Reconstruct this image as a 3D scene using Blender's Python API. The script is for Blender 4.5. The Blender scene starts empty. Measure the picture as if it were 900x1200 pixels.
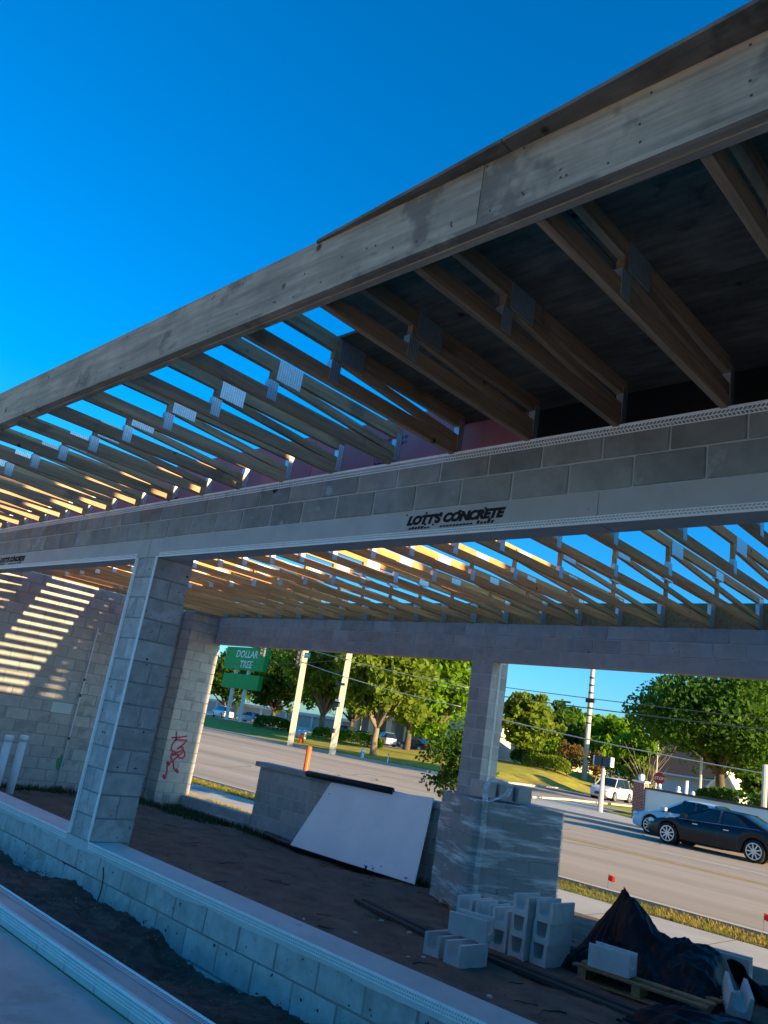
import bpy, bmesh, math, random
import numpy as np
from mathutils import Vector, Matrix, noise
random.seed(7); RNG = np.random.default_rng(7)
D = bpy.data; C = bpy.context.scene.collection; SC = bpy.context.scene

# ------------------------------------------------------------------ camera, sky, sun, exposure
# world axes: X runs along the block walls (left in the picture is -X), Y goes into the porch, eye at the origin
R = np.array([[0.71970151, -0.07934806, -0.68973446],
              [0.67661746, 0.30284056, 0.67117539],
              [0.15562311, -0.94973232, 0.27164309]])
F = 920.76
cam = D.cameras.new('camera'); camo = D.objects.new('camera', cam); C.objects.link(camo)
cam.sensor_fit = 'VERTICAL'; cam.sensor_height = 36; cam.lens = F / 1200 * 36
cam.clip_start = 0.05; cam.clip_end = 5000
camo.matrix_world = Matrix(((R[0][0], -R[0][1], -R[0][2], 0), (R[1][0], -R[1][1], -R[1][2], 0), (R[2][0], -R[2][1], -R[2][2], 0), (0, 0, 0, 1)))
SC.camera = camo
SUN = Vector((0.61, 0.066, 0.152)).normalized()          # towards the sun
el = math.asin(SUN.z); az = math.atan2(SUN.x, SUN.y)
w = D.worlds.new('World'); SC.world = w; w.use_nodes = True
nt = w.node_tree; bg = nt.nodes['Background']
sky = nt.nodes.new('ShaderNodeTexSky'); sky.sky_type = 'NISHITA'; sky.sun_disc = False
sky.sun_elevation = el; sky.sun_rotation = az; sky.air_density = 1.0; sky.dust_density = 1.2; sky.ozone_density = 2.4
tint = nt.nodes.new('ShaderNodeMix'); tint.data_type = 'RGBA'; tint.blend_type = 'MULTIPLY'; tint.inputs[0].default_value = 1
tint.inputs[7].default_value = (.60, 1.0, 1.36, 1)
hs = nt.nodes.new('ShaderNodeHueSaturation'); hs.inputs['Saturation'].default_value = 1.18
nt.links.new(sky.outputs[0], tint.inputs[6]); nt.links.new(tint.outputs[2], hs.inputs['Color']); nt.links.new(hs.outputs[0], bg.inputs['Color'])
bg.inputs['Strength'].default_value = 0.075
sl = D.lights.new('sun', 'SUN'); sl.energy = 4.6; sl.angle = math.radians(0.53); sl.color = (1.0, 0.76, 0.42)
so = D.objects.new('sun', sl); C.objects.link(so); so.rotation_euler = SUN.to_track_quat('Z', 'Y').to_euler()
SC.view_settings.view_transform = 'Standard'; SC.view_settings.look = 'None'
SC.view_settings.exposure = 1.6; SC.view_settings.gamma = 1.0
SC.cycles.max_bounces = 10; SC.cycles.diffuse_bounces = 8; SC.cycles.transparent_max_bounces = 12

def ray(px, py):
    return R @ np.array([(px - 450) / F, (py - 600) / F, 1.0])
def onY(px, py, y):
    r = ray(px, py); return Vector(r * y / r[1])
def onZ(px, py, z):
    r = ray(px, py); return Vector(r * z / r[2])
def onX(px, py, x):
    r = ray(px, py); return Vector(r * x / r[0])

# ------------------------------------------------------------------ materials
MATS = {}
def mat(name, col, rough=0.8, metal=0.0, var=0.0, scale=4.0, bump=0.0, bscale=60.0, tone=0.0, spots=None, spec=0.3,
        stretch=(1, 1, 1), grain=None, translucent=0.0, emit=None, stain=None):
    """one procedural material: base colour + noise variation + per-object tone + optional spots / grain / stains + fine bump"""
    if name in MATS: return MATS[name]
    m = D.materials.new(name); m.use_nodes = True; n = m.node_tree; N = n.nodes; L = n.links
    b = N['Principled BSDF']; b.inputs['Roughness'].default_value = rough; b.inputs['Metallic'].default_value = metal
    b.inputs['Specular IOR Level'].default_value = spec
    tc = N.new('ShaderNodeTexCoord'); mp = N.new('ShaderNodeMapping'); mp.inputs['Scale'].default_value = stretch
    L.new(tc.outputs['Object'], mp.inputs['Vector'])
    oi = N.new('ShaderNodeObjectInfo')
    add = N.new('ShaderNodeVectorMath'); add.operation = 'MULTIPLY_ADD'
    add.inputs[1].default_value = (1, 1, 1); L.new(mp.outputs[0], add.inputs[0])
    cb = N.new('ShaderNodeCombineXYZ'); mul = N.new('ShaderNodeMath'); mul.operation = 'MULTIPLY'; mul.inputs[1].default_value = 37.0
    L.new(oi.outputs['Random'], mul.inputs[0])
    for i in range(3): L.new(mul.outputs[0], cb.inputs[i])
    L.new(cb.outputs[0], add.inputs[2]); vec = add.outputs[0]
    cur = N.new('ShaderNodeRGB'); cur.outputs[0].default_value = (*col, 1); cur = cur.outputs[0]
    def mixval(cur, fac_socket, lo, hi, fr=True):
        mr = N.new('ShaderNodeMapRange'); mr.inputs['To Min'].default_value = lo; mr.inputs['To Max'].default_value = hi
        if fr: mr.inputs['From Min'].default_value = .3; mr.inputs['From Max'].default_value = .7; mr.clamp = False
        L.new(fac_socket, mr.inputs['Value'])
        h = N.new('ShaderNodeHueSaturation'); L.new(cur, h.inputs['Color']); L.new(mr.outputs[0], h.inputs['Value']); return h.outputs[0]
    def noisetex(sc, det=5, rgh=0.6, v=None):
        t = N.new('ShaderNodeTexNoise'); t.inputs['Scale'].default_value = sc; t.inputs['Detail'].default_value = det
        t.inputs['Roughness'].default_value = rgh; L.new(v or vec, t.inputs['Vector']); return t.outputs['Fac']
    if var: cur = mixval(cur, noisetex(scale), 1 - var, 1 + var)
    if tone: cur = mixval(cur, oi.outputs['Random'], 1 - tone, 1 + tone, False)
    def blend(cur, fac_socket, lo, hi, col2, k=1.0):
        mr = N.new('ShaderNodeMapRange'); mr.inputs['From Min'].default_value = lo; mr.inputs['From Max'].default_value = hi
        mr.inputs['To Max'].default_value = k; L.new(fac_socket, mr.inputs['Value'])
        mx = N.new('ShaderNodeMix'); mx.data_type = 'RGBA'; L.new(mr.outputs[0], mx.inputs[0]); L.new(cur, mx.inputs[6])
        mx.inputs[7].default_value = (*col2, 1); return mx.outputs[2]
    if grain:   # wood grain: stretched noise + knots
        g = N.new('ShaderNodeMapping'); g.inputs['Scale'].default_value = grain; L.new(vec, g.inputs['Vector'])
        cur = mixval(cur, noisetex(1.0, 6, 0.7, g.outputs[0]), 0.62, 1.35)
        k = N.new('ShaderNodeTexVoronoi'); k.inputs['Scale'].default_value = 3.2; L.new(vec, k.inputs['Vector'])
        cur = blend(cur, k.outputs['Distance'], 0.085, 0.04, (col[0] * .22, col[1] * .17, col[2] * .15))
    if stain: cur = blend(cur, noisetex(stain[0], 4, 0.65), stain[1], stain[1] + 0.07, stain[2], stain[3])
    if spots:
        cur = blend(cur, noisetex(spots[0], 3, 0.5), spots[1], spots[1] + 0.03, spots[2])
    L.new(cur, b.inputs['Base Color'])
    if bump:
        bp = N.new('ShaderNodeBump'); bp.inputs['Strength'].default_value = bump; bp.inputs['Distance'].default_value = 0.01
        L.new(noisetex(bscale, 4, 0.7), bp.inputs['Height']); L.new(bp.outputs[0], b.inputs['Normal'])
    if emit: b.inputs['Emission Color'].default_value = (*emit[0], 1); b.inputs['Emission Strength'].default_value = emit[1]
    if translucent:
        out = N['Material Output']; t = N.new('ShaderNodeBsdfTranslucent'); L.new(cur, t.inputs['Color'])
        mx = N.new('ShaderNodeMixShader'); mx.inputs[0].default_value = translucent
        L.new(b.outputs[0], mx.inputs[1]); L.new(t.outputs[0], mx.inputs[2]); L.new(mx.outputs[0], out.inputs['Surface'])
    MATS[name] = m; return m

M_block = mat('concrete_block_grey', (.42, .41, .39), .92, var=.14, scale=7, bump=.5, bscale=130, tone=.13, spots=(26, .72, (.05, .05, .05)), stain=(2.2, .58, (.46, .47, .47), .7))
M_front = mat('concrete_block_front', (.46, .45, .43), .9, var=.20, scale=9, bump=.6, bscale=130, tone=.13, spots=(22, .685, (.05, .055, .06)), stain=(3.0, .56, (.60, .59, .57), .7))
M_wall = mat('concrete_block_back', (.44, .40, .36), .93, var=.12, scale=6, bump=.5, bscale=130, tone=.10, spots=(30, .73, (.08, .08, .08)), stain=(1.4, .57, (.22, .21, .2), .6))
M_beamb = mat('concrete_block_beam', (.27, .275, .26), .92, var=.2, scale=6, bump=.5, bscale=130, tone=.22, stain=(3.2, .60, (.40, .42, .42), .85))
M_mortar = mat('mortar', (.55, .54, .52), .95, var=.12, scale=20, bump=.6, bscale=200)
M_mortard = mat('mortar_dark', (.28, .28, .27), .95, var=.12, scale=20, bump=.6, bscale=200)
M_lintel = mat('cast_lintel', (.45, .45, .44), .85, var=.10, scale=3, bump=.2, bscale=90, stain=(2, .58, (.46, .48, .48), .6), spots=(34, .74, (.1, .1, .1)))
M_cap = mat('smooth_sill_concrete', (.56, .57, .54), .8, var=.10, scale=4, bump=.25, bscale=70, stain=(2.5, .66, (.2, .2, .2), .6))
M_bead = mat('white_plastic_bead', (.88, .90, .88), .6, var=.08, scale=20)
M_slab = mat('slab_concrete', (.50, .48, .45), .5, var=.22, scale=1.8, bump=.1, bscale=50, stain=(2.6, .56, (.33, .33, .27), .6), spots=(9, .74, (.15, .15, .14)))
M_pine = mat('pine_lumber', (.70, .29, .10), .75, tone=.18, bump=.15, bscale=80, grain=(26, 1.4, 26))
M_pined = mat('pine_lumber_weathered', (.40, .20, .09), .8, tone=.2, bump=.15, bscale=80, grain=(26, 1.4, 26))
M_fascia = mat('weathered_fascia_board', (.40, .30, .21), .85, tone=.05, var=.25, scale=3, bump=.3, bscale=60, grain=(1.2, 22, 22), stain=(2.6, .55, (.17, .13, .10), .75), spots=(12, .74, (.05, .05, .05)))
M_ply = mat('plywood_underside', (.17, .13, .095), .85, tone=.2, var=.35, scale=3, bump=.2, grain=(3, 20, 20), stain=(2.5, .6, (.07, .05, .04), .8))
M_osb = mat('strand_board', (.46, .22, .09), .85, tone=.1, var=.3, scale=24, bump=.4, bscale=60)
M_pink = mat('pink_sheathing', (.42, .17, .20), .8, var=.12, scale=3)
M_plate = mat('galvanised_plate', (.55, .58, .60), .42, metal=.65, tone=.15, var=.1, scale=30)
M_black = mat('black_plastic', (.012, .013, .015), .5, var=.2, bump=.2, bscale=20)
M_tarp = mat('black_tarp', (.006, .007, .009), .5, var=.3, scale=6, bump=.6, bscale=9, spec=.22)
M_white = mat('white_board_paint', (.88, .87, .84), .5, var=.05, scale=2, spots=(7, .735, (.5, .48, .45)))
M_pvc = mat('white_pvc', (.70, .72, .74), .45)
M_dirt = mat('porch_dirt', (.16, .108, .075), .97, var=.35, scale=3.2, bump=1.0, bscale=26, stain=(1.1, .58, (.13, .105, .085), .6), spots=(16, .68, (.17, .14, .11)))
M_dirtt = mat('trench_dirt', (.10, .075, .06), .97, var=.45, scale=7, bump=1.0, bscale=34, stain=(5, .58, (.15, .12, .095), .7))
M_asph = mat('asphalt', (.35, .285, .22), .9, stretch=(.05, 1, 1), var=.22, scale=.55, bump=.3, bscale=40, stain=(.16, .55, (.20, .18, .165), .7), spots=(14, .66, (.44, .38, .31)))
M_conc = mat('sidewalk_concrete', (.40, .38, .35), .9, var=.10, scale=1.3, bump=.2, bscale=50, stain=(.7, .6, (.25, .23, .2), .6))
M_kerb = mat('kerb_concrete', (.45, .42, .37), .85, var=.08, scale=3)
M_grass = mat('lawn_grass', (.33, .30, .03), .95, var=.3, scale=.9, bump=.6, bscale=30, stain=(.35, .5, (.34, .22, .05), .8), spots=(5, .62, (.14, .20, .02)))
M_straw = mat('dry_grass', (.26, .19, .06), .95, var=.3, scale=2, bump=.6, bscale=30, stain=(1.5, .5, (.13, .15, .03), .8))
M_yel = mat('road_yellow', (.50, .30, .04), .8, var=.3, scale=6, stain=(3, .55, (.2, .16, .12), .8))
M_whl = mat('road_white', (.55, .53, .50), .8, var=.2, scale=4)
M_bark = mat('tree_bark', (.10, .075, .05), .95, var=.3, scale=4, bump=.8, bscale=20)
M_palebark = mat('pale_bark', (.20, .15, .10), .9, var=.2, scale=4, bump=.5, bscale=20)
def leafmat(n, c): return mat(n, c, .7, var=.35, scale=.8, translucent=.58, spec=.2)
M_leafA = leafmat('leaf_green', (.17, .30, .012)); M_leafB = leafmat('leaf_yellow_green', (.20, .27, .025))
M_leafC = leafmat('leaf_dark', (.075, .15, .016)); M_leafO = leafmat('leaf_oak', (.085, .17, .016)); M_leafD = leafmat('leaf_rust', (.20, .13, .035))
M_pole = mat('concrete_pole', (.50, .44, .34), .85, var=.08, scale=2, bump=.1)
M_polew = mat('pale_wood_pole', (.50, .46, .42), .85, var=.1, scale=2)
M_green = mat('sign_green', (.01, .42, .09), .45, var=.06, scale=.8, translucent=.25)
M_teal = mat('sign_teal', (.02, .38, .33), .45)
M_signw = mat('sign_white', (.8, .8, .8), .5)
M_red = mat('red_paint', (.42, .02, .06), .6, var=.2, scale=12)
M_sred = mat('signal_red', (.5, .03, .03), .4)
M_org = mat('orange_plastic', (.85, .12, .02), .45)
M_gp = mat('green_spray', (.09, .27, .15), .85, var=.3, scale=14)
M_stencil = mat('black_stencil_ink', (.015, .017, .02), .8)
M_purple = mat('purple_print', (.12, .04, .12), .8)
M_cream = mat('cream_stucco', (.62, .55, .38), .85, var=.05, scale=1)
M_greyst = mat('grey_stucco', (.42, .42, .43), .85, var=.06, scale=.6)
M_whst = mat('white_stucco', (.66, .68, .70), .85, var=.07, scale=.8, stain=(.9, .62, (.45, .5, .55), .6))
M_roof = mat('brown_shingles', (.045, .036, .034), .9, var=.15, scale=6, bump=.6, bscale=15)
M_brick = mat('red_brick', (.25, .07, .05), .9, tone=.2, var=.1, bump=.4)
M_navy = mat('car_paint_black', (.006, .008, .014), .22, spec=.4)
M_sky = mat('car_paint_pale_blue', (.42, .56, .66), .2, spec=.6)
M_silver = mat('car_paint_silver', (.60, .60, .60), .25, spec=.6)
M_cwhite = mat('car_paint_white', (.75, .75, .75), .25, spec=.6)
M_cblue = mat('car_paint_blue', (.03, .16, .35), .2, spec=.6)
M_glass = mat('car_glass', (.012, .02, .02), .05, spec=.9)
M_tyre = mat('tyre_rubber', (.015, .015, .015), .8)
M_rim = mat('alloy_rim', (.62, .62, .62), .3, metal=.7)
M_chrome = mat('chrome', (.7, .7, .72), .15, metal=1.0)
M_lamp = mat('headlamp_glass', (.7, .72, .74), .1, spec=.8)
M_tail = mat('tail_lamp', (.35, .01, .01), .2)
M_wire = mat('cable_grey', (.10, .10, .11), .7); M_wirel = mat('cable_pale', (.42, .42, .40), .6)
M_dkg = mat('dark_grey_metal', (.06, .065, .07), .5)
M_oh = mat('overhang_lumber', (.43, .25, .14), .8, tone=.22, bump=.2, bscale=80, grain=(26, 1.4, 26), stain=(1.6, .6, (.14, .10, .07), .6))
# stretch film: transparent mixed with a cloudy gloss, whitish noise streaks painted in as highlights
def film():
    m = D.materials.new('stretch_film'); m.use_nodes = True; N = m.node_tree.nodes; L = m.node_tree.links
    b = N['Principled BSDF']; b.inputs['Base Color'].default_value = (.92, .95, .96, 1); b.inputs['Roughness'].default_value = .10; b.inputs['Specular IOR Level'].default_value = .8
    t = N.new('ShaderNodeBsdfTransparent'); t.inputs[0].default_value = (.92, .94, .95, 1)
    mx = N.new('ShaderNodeMixShader'); tc = N.new('ShaderNodeTexCoord'); mp = N.new('ShaderNodeMapping'); mp.inputs['Scale'].default_value = (.8, .8, 7)
    mp.inputs['Rotation'].default_value = (.12, .22, 0)
    n = N.new('ShaderNodeTexNoise'); n.inputs['Scale'].default_value = 1.3; n.inputs['Detail'].default_value = 7; n.inputs['Roughness'].default_value = .68; n.inputs['Distortion'].default_value = .15
    L.new(tc.outputs['Object'], mp.inputs[0]); L.new(mp.outputs[0], n.inputs['Vector'])
    r = N.new('ShaderNodeMapRange'); r.inputs['From Min'].default_value = .47; r.inputs['From Max'].default_value = .68; r.inputs['To Min'].default_value = .14; r.inputs['To Max'].default_value = .92
    L.new(n.outputs['Fac'], r.inputs['Value']); L.new(r.outputs[0], mx.inputs[0]); L.new(t.outputs[0], mx.inputs[1]); L.new(b.outputs[0], mx.inputs[2])
    bp = N.new('ShaderNodeBump'); bp.inputs['Strength'].default_value = .5; bp.inputs['Distance'].default_value = .015
    L.new(n.outputs['Fac'], bp.inputs['Height']); L.new(bp.outputs[0], b.inputs['Normal'])
    L.new(mx.outputs[0], N['Material Output'].inputs['Surface']); return m
M_film = film()
# plate teeth pattern (punched rows)
def teeth(m):
    N = m.node_tree.nodes; L = m.node_tree.links; b = N['Principled BSDF']
    tc = N.new('ShaderNodeTexCoord'); wv = N.new('ShaderNodeTexWave'); wv.bands_direction = 'Y'; wv.inputs['Scale'].default_value = 17
    L.new(tc.outputs['Object'], wv.inputs['Vector'])
    wz = N.new('ShaderNodeTexWave'); wz.bands_direction = 'Z'; wz.inputs['Scale'].default_value = 28; L.new(tc.outputs['Object'], wz.inputs['Vector'])
    ml = N.new('ShaderNodeMath'); ml.operation = 'MULTIPLY'; L.new(wv.outputs['Fac'], ml.inputs[0]); L.new(wz.outputs['Fac'], ml.inputs[1])
    r = N.new('ShaderNodeMapRange'); r.inputs['From Min'].default_value = .3; r.inputs['From Max'].default_value = .7; r.inputs['To Min'].default_value = 1.15; r.inputs['To Max'].default_value = .45
    L.new(ml.outputs[0], r.inputs['Value'])
    src = b.inputs['Base Color'].links[0].from_socket; h = N.new('ShaderNodeHueSaturation'); L.new(src, h.inputs['Color']); L.new(r.outputs[0], h.inputs['Value']); L.new(h.outputs[0], b.inputs['Base Color'])
teeth(M_plate)

# ------------------------------------------------------------------ mesh helpers
class MB:
    def __init__(s): s.v = []; s.f = []
    def add(s, vs, fs):
        o = len(s.v); s.v += [tuple(v) for v in vs]; s.f += [tuple(i + o for i in f) for f in fs]; return s
    def box(s, x0, x1, y0, y1, z0, z1, M=None):
        vs = [Vector((x, y, z)) for x in (x0, x1) for y in (y0, y1) for z in (z0, z1)]
        if M is not None: vs = [M @ v for v in vs]
        return s.add(vs, [(0, 1, 3, 2), (4, 6, 7, 5), (0, 4, 5, 1), (2, 3, 7, 6), (0, 2, 6, 4), (1, 5, 7, 3)])
    def bar(s, a, b, wd, ht, up=(0, 0, 1)):
        a = Vector(a); b = Vector(b); d = (b - a); L = d.length; d.normalize(); up = Vector(up)
        if abs(d.dot(up)) > .99: up = Vector((1, 0, 0))
        sx = d.cross(up).normalized(); u = sx.cross(d).normalized()
        M = Matrix((( sx.x, d.x, u.x, a.x), (sx.y, d.y, u.y, a.y), (sx.z, d.z, u.z, a.z), (0, 0, 0, 1)))
        return s.box(-wd / 2, wd / 2, 0, L, -ht / 2, ht / 2, M)
    def tube(s, pts, rad, n=8, cap=True):
        pts = [Vector(p) for p in pts]; rad = rad if isinstance(rad, (list, tuple)) else [rad] * len(pts)
        o = len(s.v); prev = None
        for i, p in enumerate(pts):
            d = (pts[min(i + 1, len(pts) - 1)] - pts[max(i - 1, 0)]).normalized()
            a = prev if prev is not None else (Vector((1, 0, 0)) if abs(d.x) < .8 else Vector((0, 1, 0)))
            u = (a - d * a.dot(d)).normalized(); prev = u; v = d.cross(u)
            for k in range(n):
                t = 2 * math.pi * k / n; s.v.append(tuple(p + (u * math.cos(t) + v * math.sin(t)) * rad[i]))
        for i in range(len(pts) - 1):
            for k in range(n):
                a0 = o + i * n + k; a1 = o + i * n + (k + 1) % n; s.f.append((a0, a1, a1 + n, a0 + n))
        if cap:
            s.f.append(tuple(o + k for k in range(n))[::-1]); s.f.append(tuple(o + (len(pts) - 1) * n + k for k in range(n)))
        return s
    def ribbon(s, pts, wd, nrm, th=.002):
        """flat painted stroke lying on a plane"""
        nrm = Vector(nrm)
        for a, b in zip(pts[:-1], pts[1:]):
            a = Vector(a); b = Vector(b); d = (b - a).normalized(); sd = d.cross(nrm) * wd / 2; e = d * wd * .3
            q = [a - sd - e, a + sd - e, b + sd + e, b - sd + e]
            s.add(q + [p + nrm * th for p in q], [(4, 5, 6, 7), (0, 4, 7, 3), (1, 2, 6, 5), (0, 1, 5, 4), (3, 7, 6, 2)]); th += .00006
        return s
    def mesh(s, name, m, smooth=False):
        me = D.meshes.new(name); me.from_pydata(s.v, [], s.f); me.validate()
        if m: me.materials.append(m)
        if smooth: me.shade_smooth()
        return me
    def obj(s, name, m, parent=None, smooth=False, **kw):
        return link(name, s.mesh(name, m, smooth), parent, **kw)
def link(name, me, parent=None, loc=None, rot=None, label=None, cat=None, group=None, kind=None):
    o = D.objects.new(name, me); C.objects.link(o)
    if parent is not None: o.parent = parent
    if loc is not None: o.location = loc
    if rot is not None: o.rotation_euler = rot
    return tag(o, label, cat, group, kind)
def tag(o, label=None, cat=None, group=None, kind=None):
    if label: o['label'] = label
    if cat: o['category'] = cat
    if group: o['group'] = group
    if kind: o['kind'] = kind
    return o
def thing(name, label, cat, loc=(0, 0, 0), rotz=0, group=None):
    o = link(name, None, loc=loc, rot=(0, 0, rotz)); return tag(o, label, cat, group)
def copy_tree(o, parent=None):
    c = o.copy(); C.objects.link(c)
    if parent is not None: c.parent = parent
    for ch in o.children: copy_tree(ch, c)
    return c
_bc = {}
def bevbox(sx, sy, sz, m, bev=.006, key=''):
    k = (round(sx, 3), round(sy, 3), round(sz, 3), m.name, bev, key)
    if k in _bc: return _bc[k]
    bm = bmesh.new(); bmesh.ops.create_cube(bm, size=1)
    for v in bm.verts: v.co = Vector((v.co.x * sx, v.co.y * sy, v.co.z * sz))
    bmesh.ops.bevel(bm, geom=bm.edges[:], offset=bev, segments=1, affect='EDGES')
    if key:   # slightly uneven faces
        rr = random.Random(hash(k) if False else len(_bc))
        for v in bm.verts: v.co += Vector((rr.uniform(-1, 1), rr.uniform(-1, 1), rr.uniform(-1, 1))) * .0018
    me = D.meshes.new('block'); bm.to_mesh(me); bm.free(); me.materials.append(m); _bc[k] = me; return me

BL = .4064; BH = .203; J = .010
def block_courses(parent, axis, a, b, face, thick, z0, n, m, h=BH, off=0, name='block', jog=.0016, z1=None):
    """running bond of separate blocks; axis 'x' or 'y'; the wall runs a..b, its outer face at `face`, its thickness goes to face+thick"""
    for c in range(n):
        s = a - (((c + off) % 2) * BL / 2)
        while s < b - .02:
            e0 = max(s, a); e1 = min(s + BL, b); s += BL
            if e1 - e0 < .06: continue
            L = e1 - e0 - J; mid = (e0 + e1) / 2; zc = z0 + (c + .5) * h; j = random.uniform(-jog, jog)
            me = bevbox(L, abs(thick), h - J, m, .006, str(random.randint(0, 3))) if axis == 'x' else bevbox(abs(thick), L, h - J, m, .006, str(random.randint(0, 3)))
            loc = (mid, face + thick / 2 + j, zc) if axis == 'x' else (face + thick / 2 + j, mid, zc)
            link(name, me, parent, loc, (0, 0, random.uniform(-.003, .003)) if axis == 'x' else (0, 0, random.uniform(-.003, .003)))
def bead(parent, p0, p1, across, nrm, width=.05, pitch=.02, rows=2, name='bead_strip', nose=True):
    """perforated plastic casing bead: nose, rails and slanted struts with real holes between; lies nrm*3mm proud"""
    p0 = Vector(p0); p1 = Vector(p1); d = (p1 - p0); L = d.length; d.normalize(); ac = Vector(across); nn = Vector(nrm)
    mb = MB(); b0 = p0 + nn * .003
    def q(u0, v0, u1, v1, wd=None, u2=None, u3=None):
        mb.add([b0 + d * u0 + ac * v0, b0 + d * u1 + ac * v0, b0 + d * (u3 if u3 is not None else u1) + ac * v1, b0 + d * (u2 if u2 is not None else u0) + ac * v1], [(0, 1, 2, 3)])
    rw = .007
    for k in range(rows + 1):
        v = rw / 2 + (width - rw) * k / rows
        q(0, v - rw / 2, L, v + rw / 2)
    rh = (width - rw) / rows; n = int(L / pitch)
    for k in range(rows):
        sl = pitch * .5 * (1 if k % 2 else -1)
        for i in range(n):
            u = i * pitch + pitch * .5; q(u, rw * .9 + rh * k, u + .0075, rh * (k + 1) + rw * .1, u2=u + sl, u3=u + .0075 + sl)
    if nose:
        c0 = p0 + nn * .004 - ac * .003; mb.bar(c0, c0 + d * L, .011, .010, up=nn)
    return mb.obj(name, M_bead, parent)

# ------------------------------------------------------------------ ground, roads, kerbs
GZ = -1.95
def sm(t): t = max(0.0, min(1.0, t)); return t * t * (3 - 2 * t)
def hgt(x, y):
    h = GZ - .012
    if y > 45 or x < -100:
        if x < -37:
            h += .85 * sm((y - 47.5) / 16) * sm((-37 - x) / 5)
        if y > 60 and x >= -60: h += .7 * sm((y - 62) / 14) * sm((-36 - .25 * (y - 50) - x) / 4)
    if x > -26 and y > 41.5: h += .1 * sm((y - 42) / 5)
    if -15.5 < x < 8 and -30 < y < 10.4: h -= .8 * sm(min(x + 15.5, 10.4 - y) / .5)
    return h
def terrain():
    def axis(a):
        out = [];
        for lo, hi, st in a: out += list(np.arange(lo, hi, st))
        return out
    xs = axis([(-1500, -200, 130), (-200, -110, 10), (-110, -24, 1.5), (-24, 9, .5), (9, 60, 8), (60, 1501, 160)])
    ys = axis([(-1500, -40, 160), (-40, 8, 4), (8, 13, .4), (13, 44, 3), (44, 100, 1.5), (100, 200, 12), (200, 1501, 130)])
    vs = [(x, y, hgt(x, y)) for x in xs for y in ys]; ny = len(ys)
    fs = [(i * ny + j, (i + 1) * ny + j, (i + 1) * ny + j + 1, i * ny + j + 1) for i in range(len(xs) - 1) for j in range(ny - 1)]
    MB().add(vs, fs).obj('ground', M_grass, smooth=True, kind='structure')
terrain()
def sheet(name, pts, z, m, kind='structure', **kw):
    return MB().add([(x, y, z) for x, y in pts], [tuple(range(len(pts)))]).obj(name, m, kind=kind, **kw)
sheet('main_road', [(-300, 13.6), (120, 13.6), (120, 33), (-22.5, 33), (-26.5, 39), (-27, 44.5), (-27, 46), (-38, 46), (-300, 46)], GZ, M_asph)
sheet('side_street', [(-38, 46), (-27, 46), (-27.5, 60), (-31, 100), (-48, 200), (-62, 200), (-45, 100), (-36.5, 57)], GZ + .004, M_asph)
sheet('sidewalk', [(-300, 10.9), (120, 10.9), (120, 12.5), (-300, 12.5)], GZ + .02, M_conc)
sheet('corner_sidewalk', [(-22.5, 33.2), (40, 33.2), (40, 36.5), (-16, 36.5), (-21.5, 40), (-22.5, 46.5), (-25.4, 46.5), (-25.2, 40)], GZ + .05, M_conc)
sheet('car_park', [(-300, 66), (-52, 64.5), (-52, 88), (-300, 110)], -1.085, M_asph)
sheet('verge', [(-300, 12.504), (120, 12.504), (120, 13.4), (-300, 13.4)], GZ + .012, M_straw)
sheet('verge_by_wall', [(-40, 10.1), (120, 10.1), (120, 10.896), (-40, 10.896)], GZ + .008, M_straw)
def kerb(name, pts, w_=.15, h=.09, m=M_kerb):
    mb = MB()
    for a, b in zip(pts[:-1], pts[1:]): mb.bar((*a, GZ + h / 2 - .02), (*b, GZ + h / 2 - .02), w_, h)
    mb.obj(name, m, kind='structure')
sheet('added_bounce_lot', [(-150, -120), (150, -120), (150, -4.2), (-150, -4.2)], GZ + .01, mat('bounce_lot_pale', (.55, .50, .44), .9, var=.1, scale=.4))  # pale sheet added out of view to bounce sunlight onto the near blockwork
kerb('near_kerb', [(-300, 13.48), (120, 13.48)], .16, .10)
kerb('far_kerb', [(-300, 46.1), (-60, 46.1)], .5, .16); kerb('far_kerb', [(-59.99, 46.1), (-38.4, 46.1), (-36.9, 57), (-45.4, 100)], .5, .16)
kerb('corner_kerb', [(40, 33.1), (-22.4, 33.1), (-25.5, 39.5), (-26.7, 45), (-27.3, 60), (-30, 90)], .16, .11)
for y0, y1 in ((21.35, 21.47), (21.62, 21.74)): sheet('yellow_line', [(-25, y0), (60, y0), (60, y1), (-25, y1)], GZ + .005, M_yel)
sheet('lane_line', [(-300, 13.72), (60, 13.72), (60, 13.82), (-300, 13.82)], GZ + .005, M_whl)
for k in range(7): sheet('lane_dash', [(-20.5 - k * 9, 16.6), (-17.6 - k * 9, 16.6), (-17.6 - k * 9, 16.75), (-20.5 - k * 9, 16.75)], GZ + .005, M_whl)
for k in range(4): sheet('lane_dash', [(-11 + k * 7, 24.2), (-8 + k * 7, 24.2), (-8 + k * 7, 24.36), (-11 + k * 7, 24.36)], GZ + .005, M_whl)
for k in range(6): sheet('lane_dash', [(-32 - k * 9, 31.0), (-29 - k * 9, 31.0), (-29 - k * 9, 31.2), (-32 - k * 9, 31.2)], GZ + .005, M_whl)
# sidewalk joints
mbj = MB()
for k in range(-20, 12): mbj.box(k * 1.5 - .008, k * 1.5 + .008, 10.9, 12.5, GZ + .016, GZ + .0215)
mbj.obj('sidewalk_joints', M_dirt, kind='structure')

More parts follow.
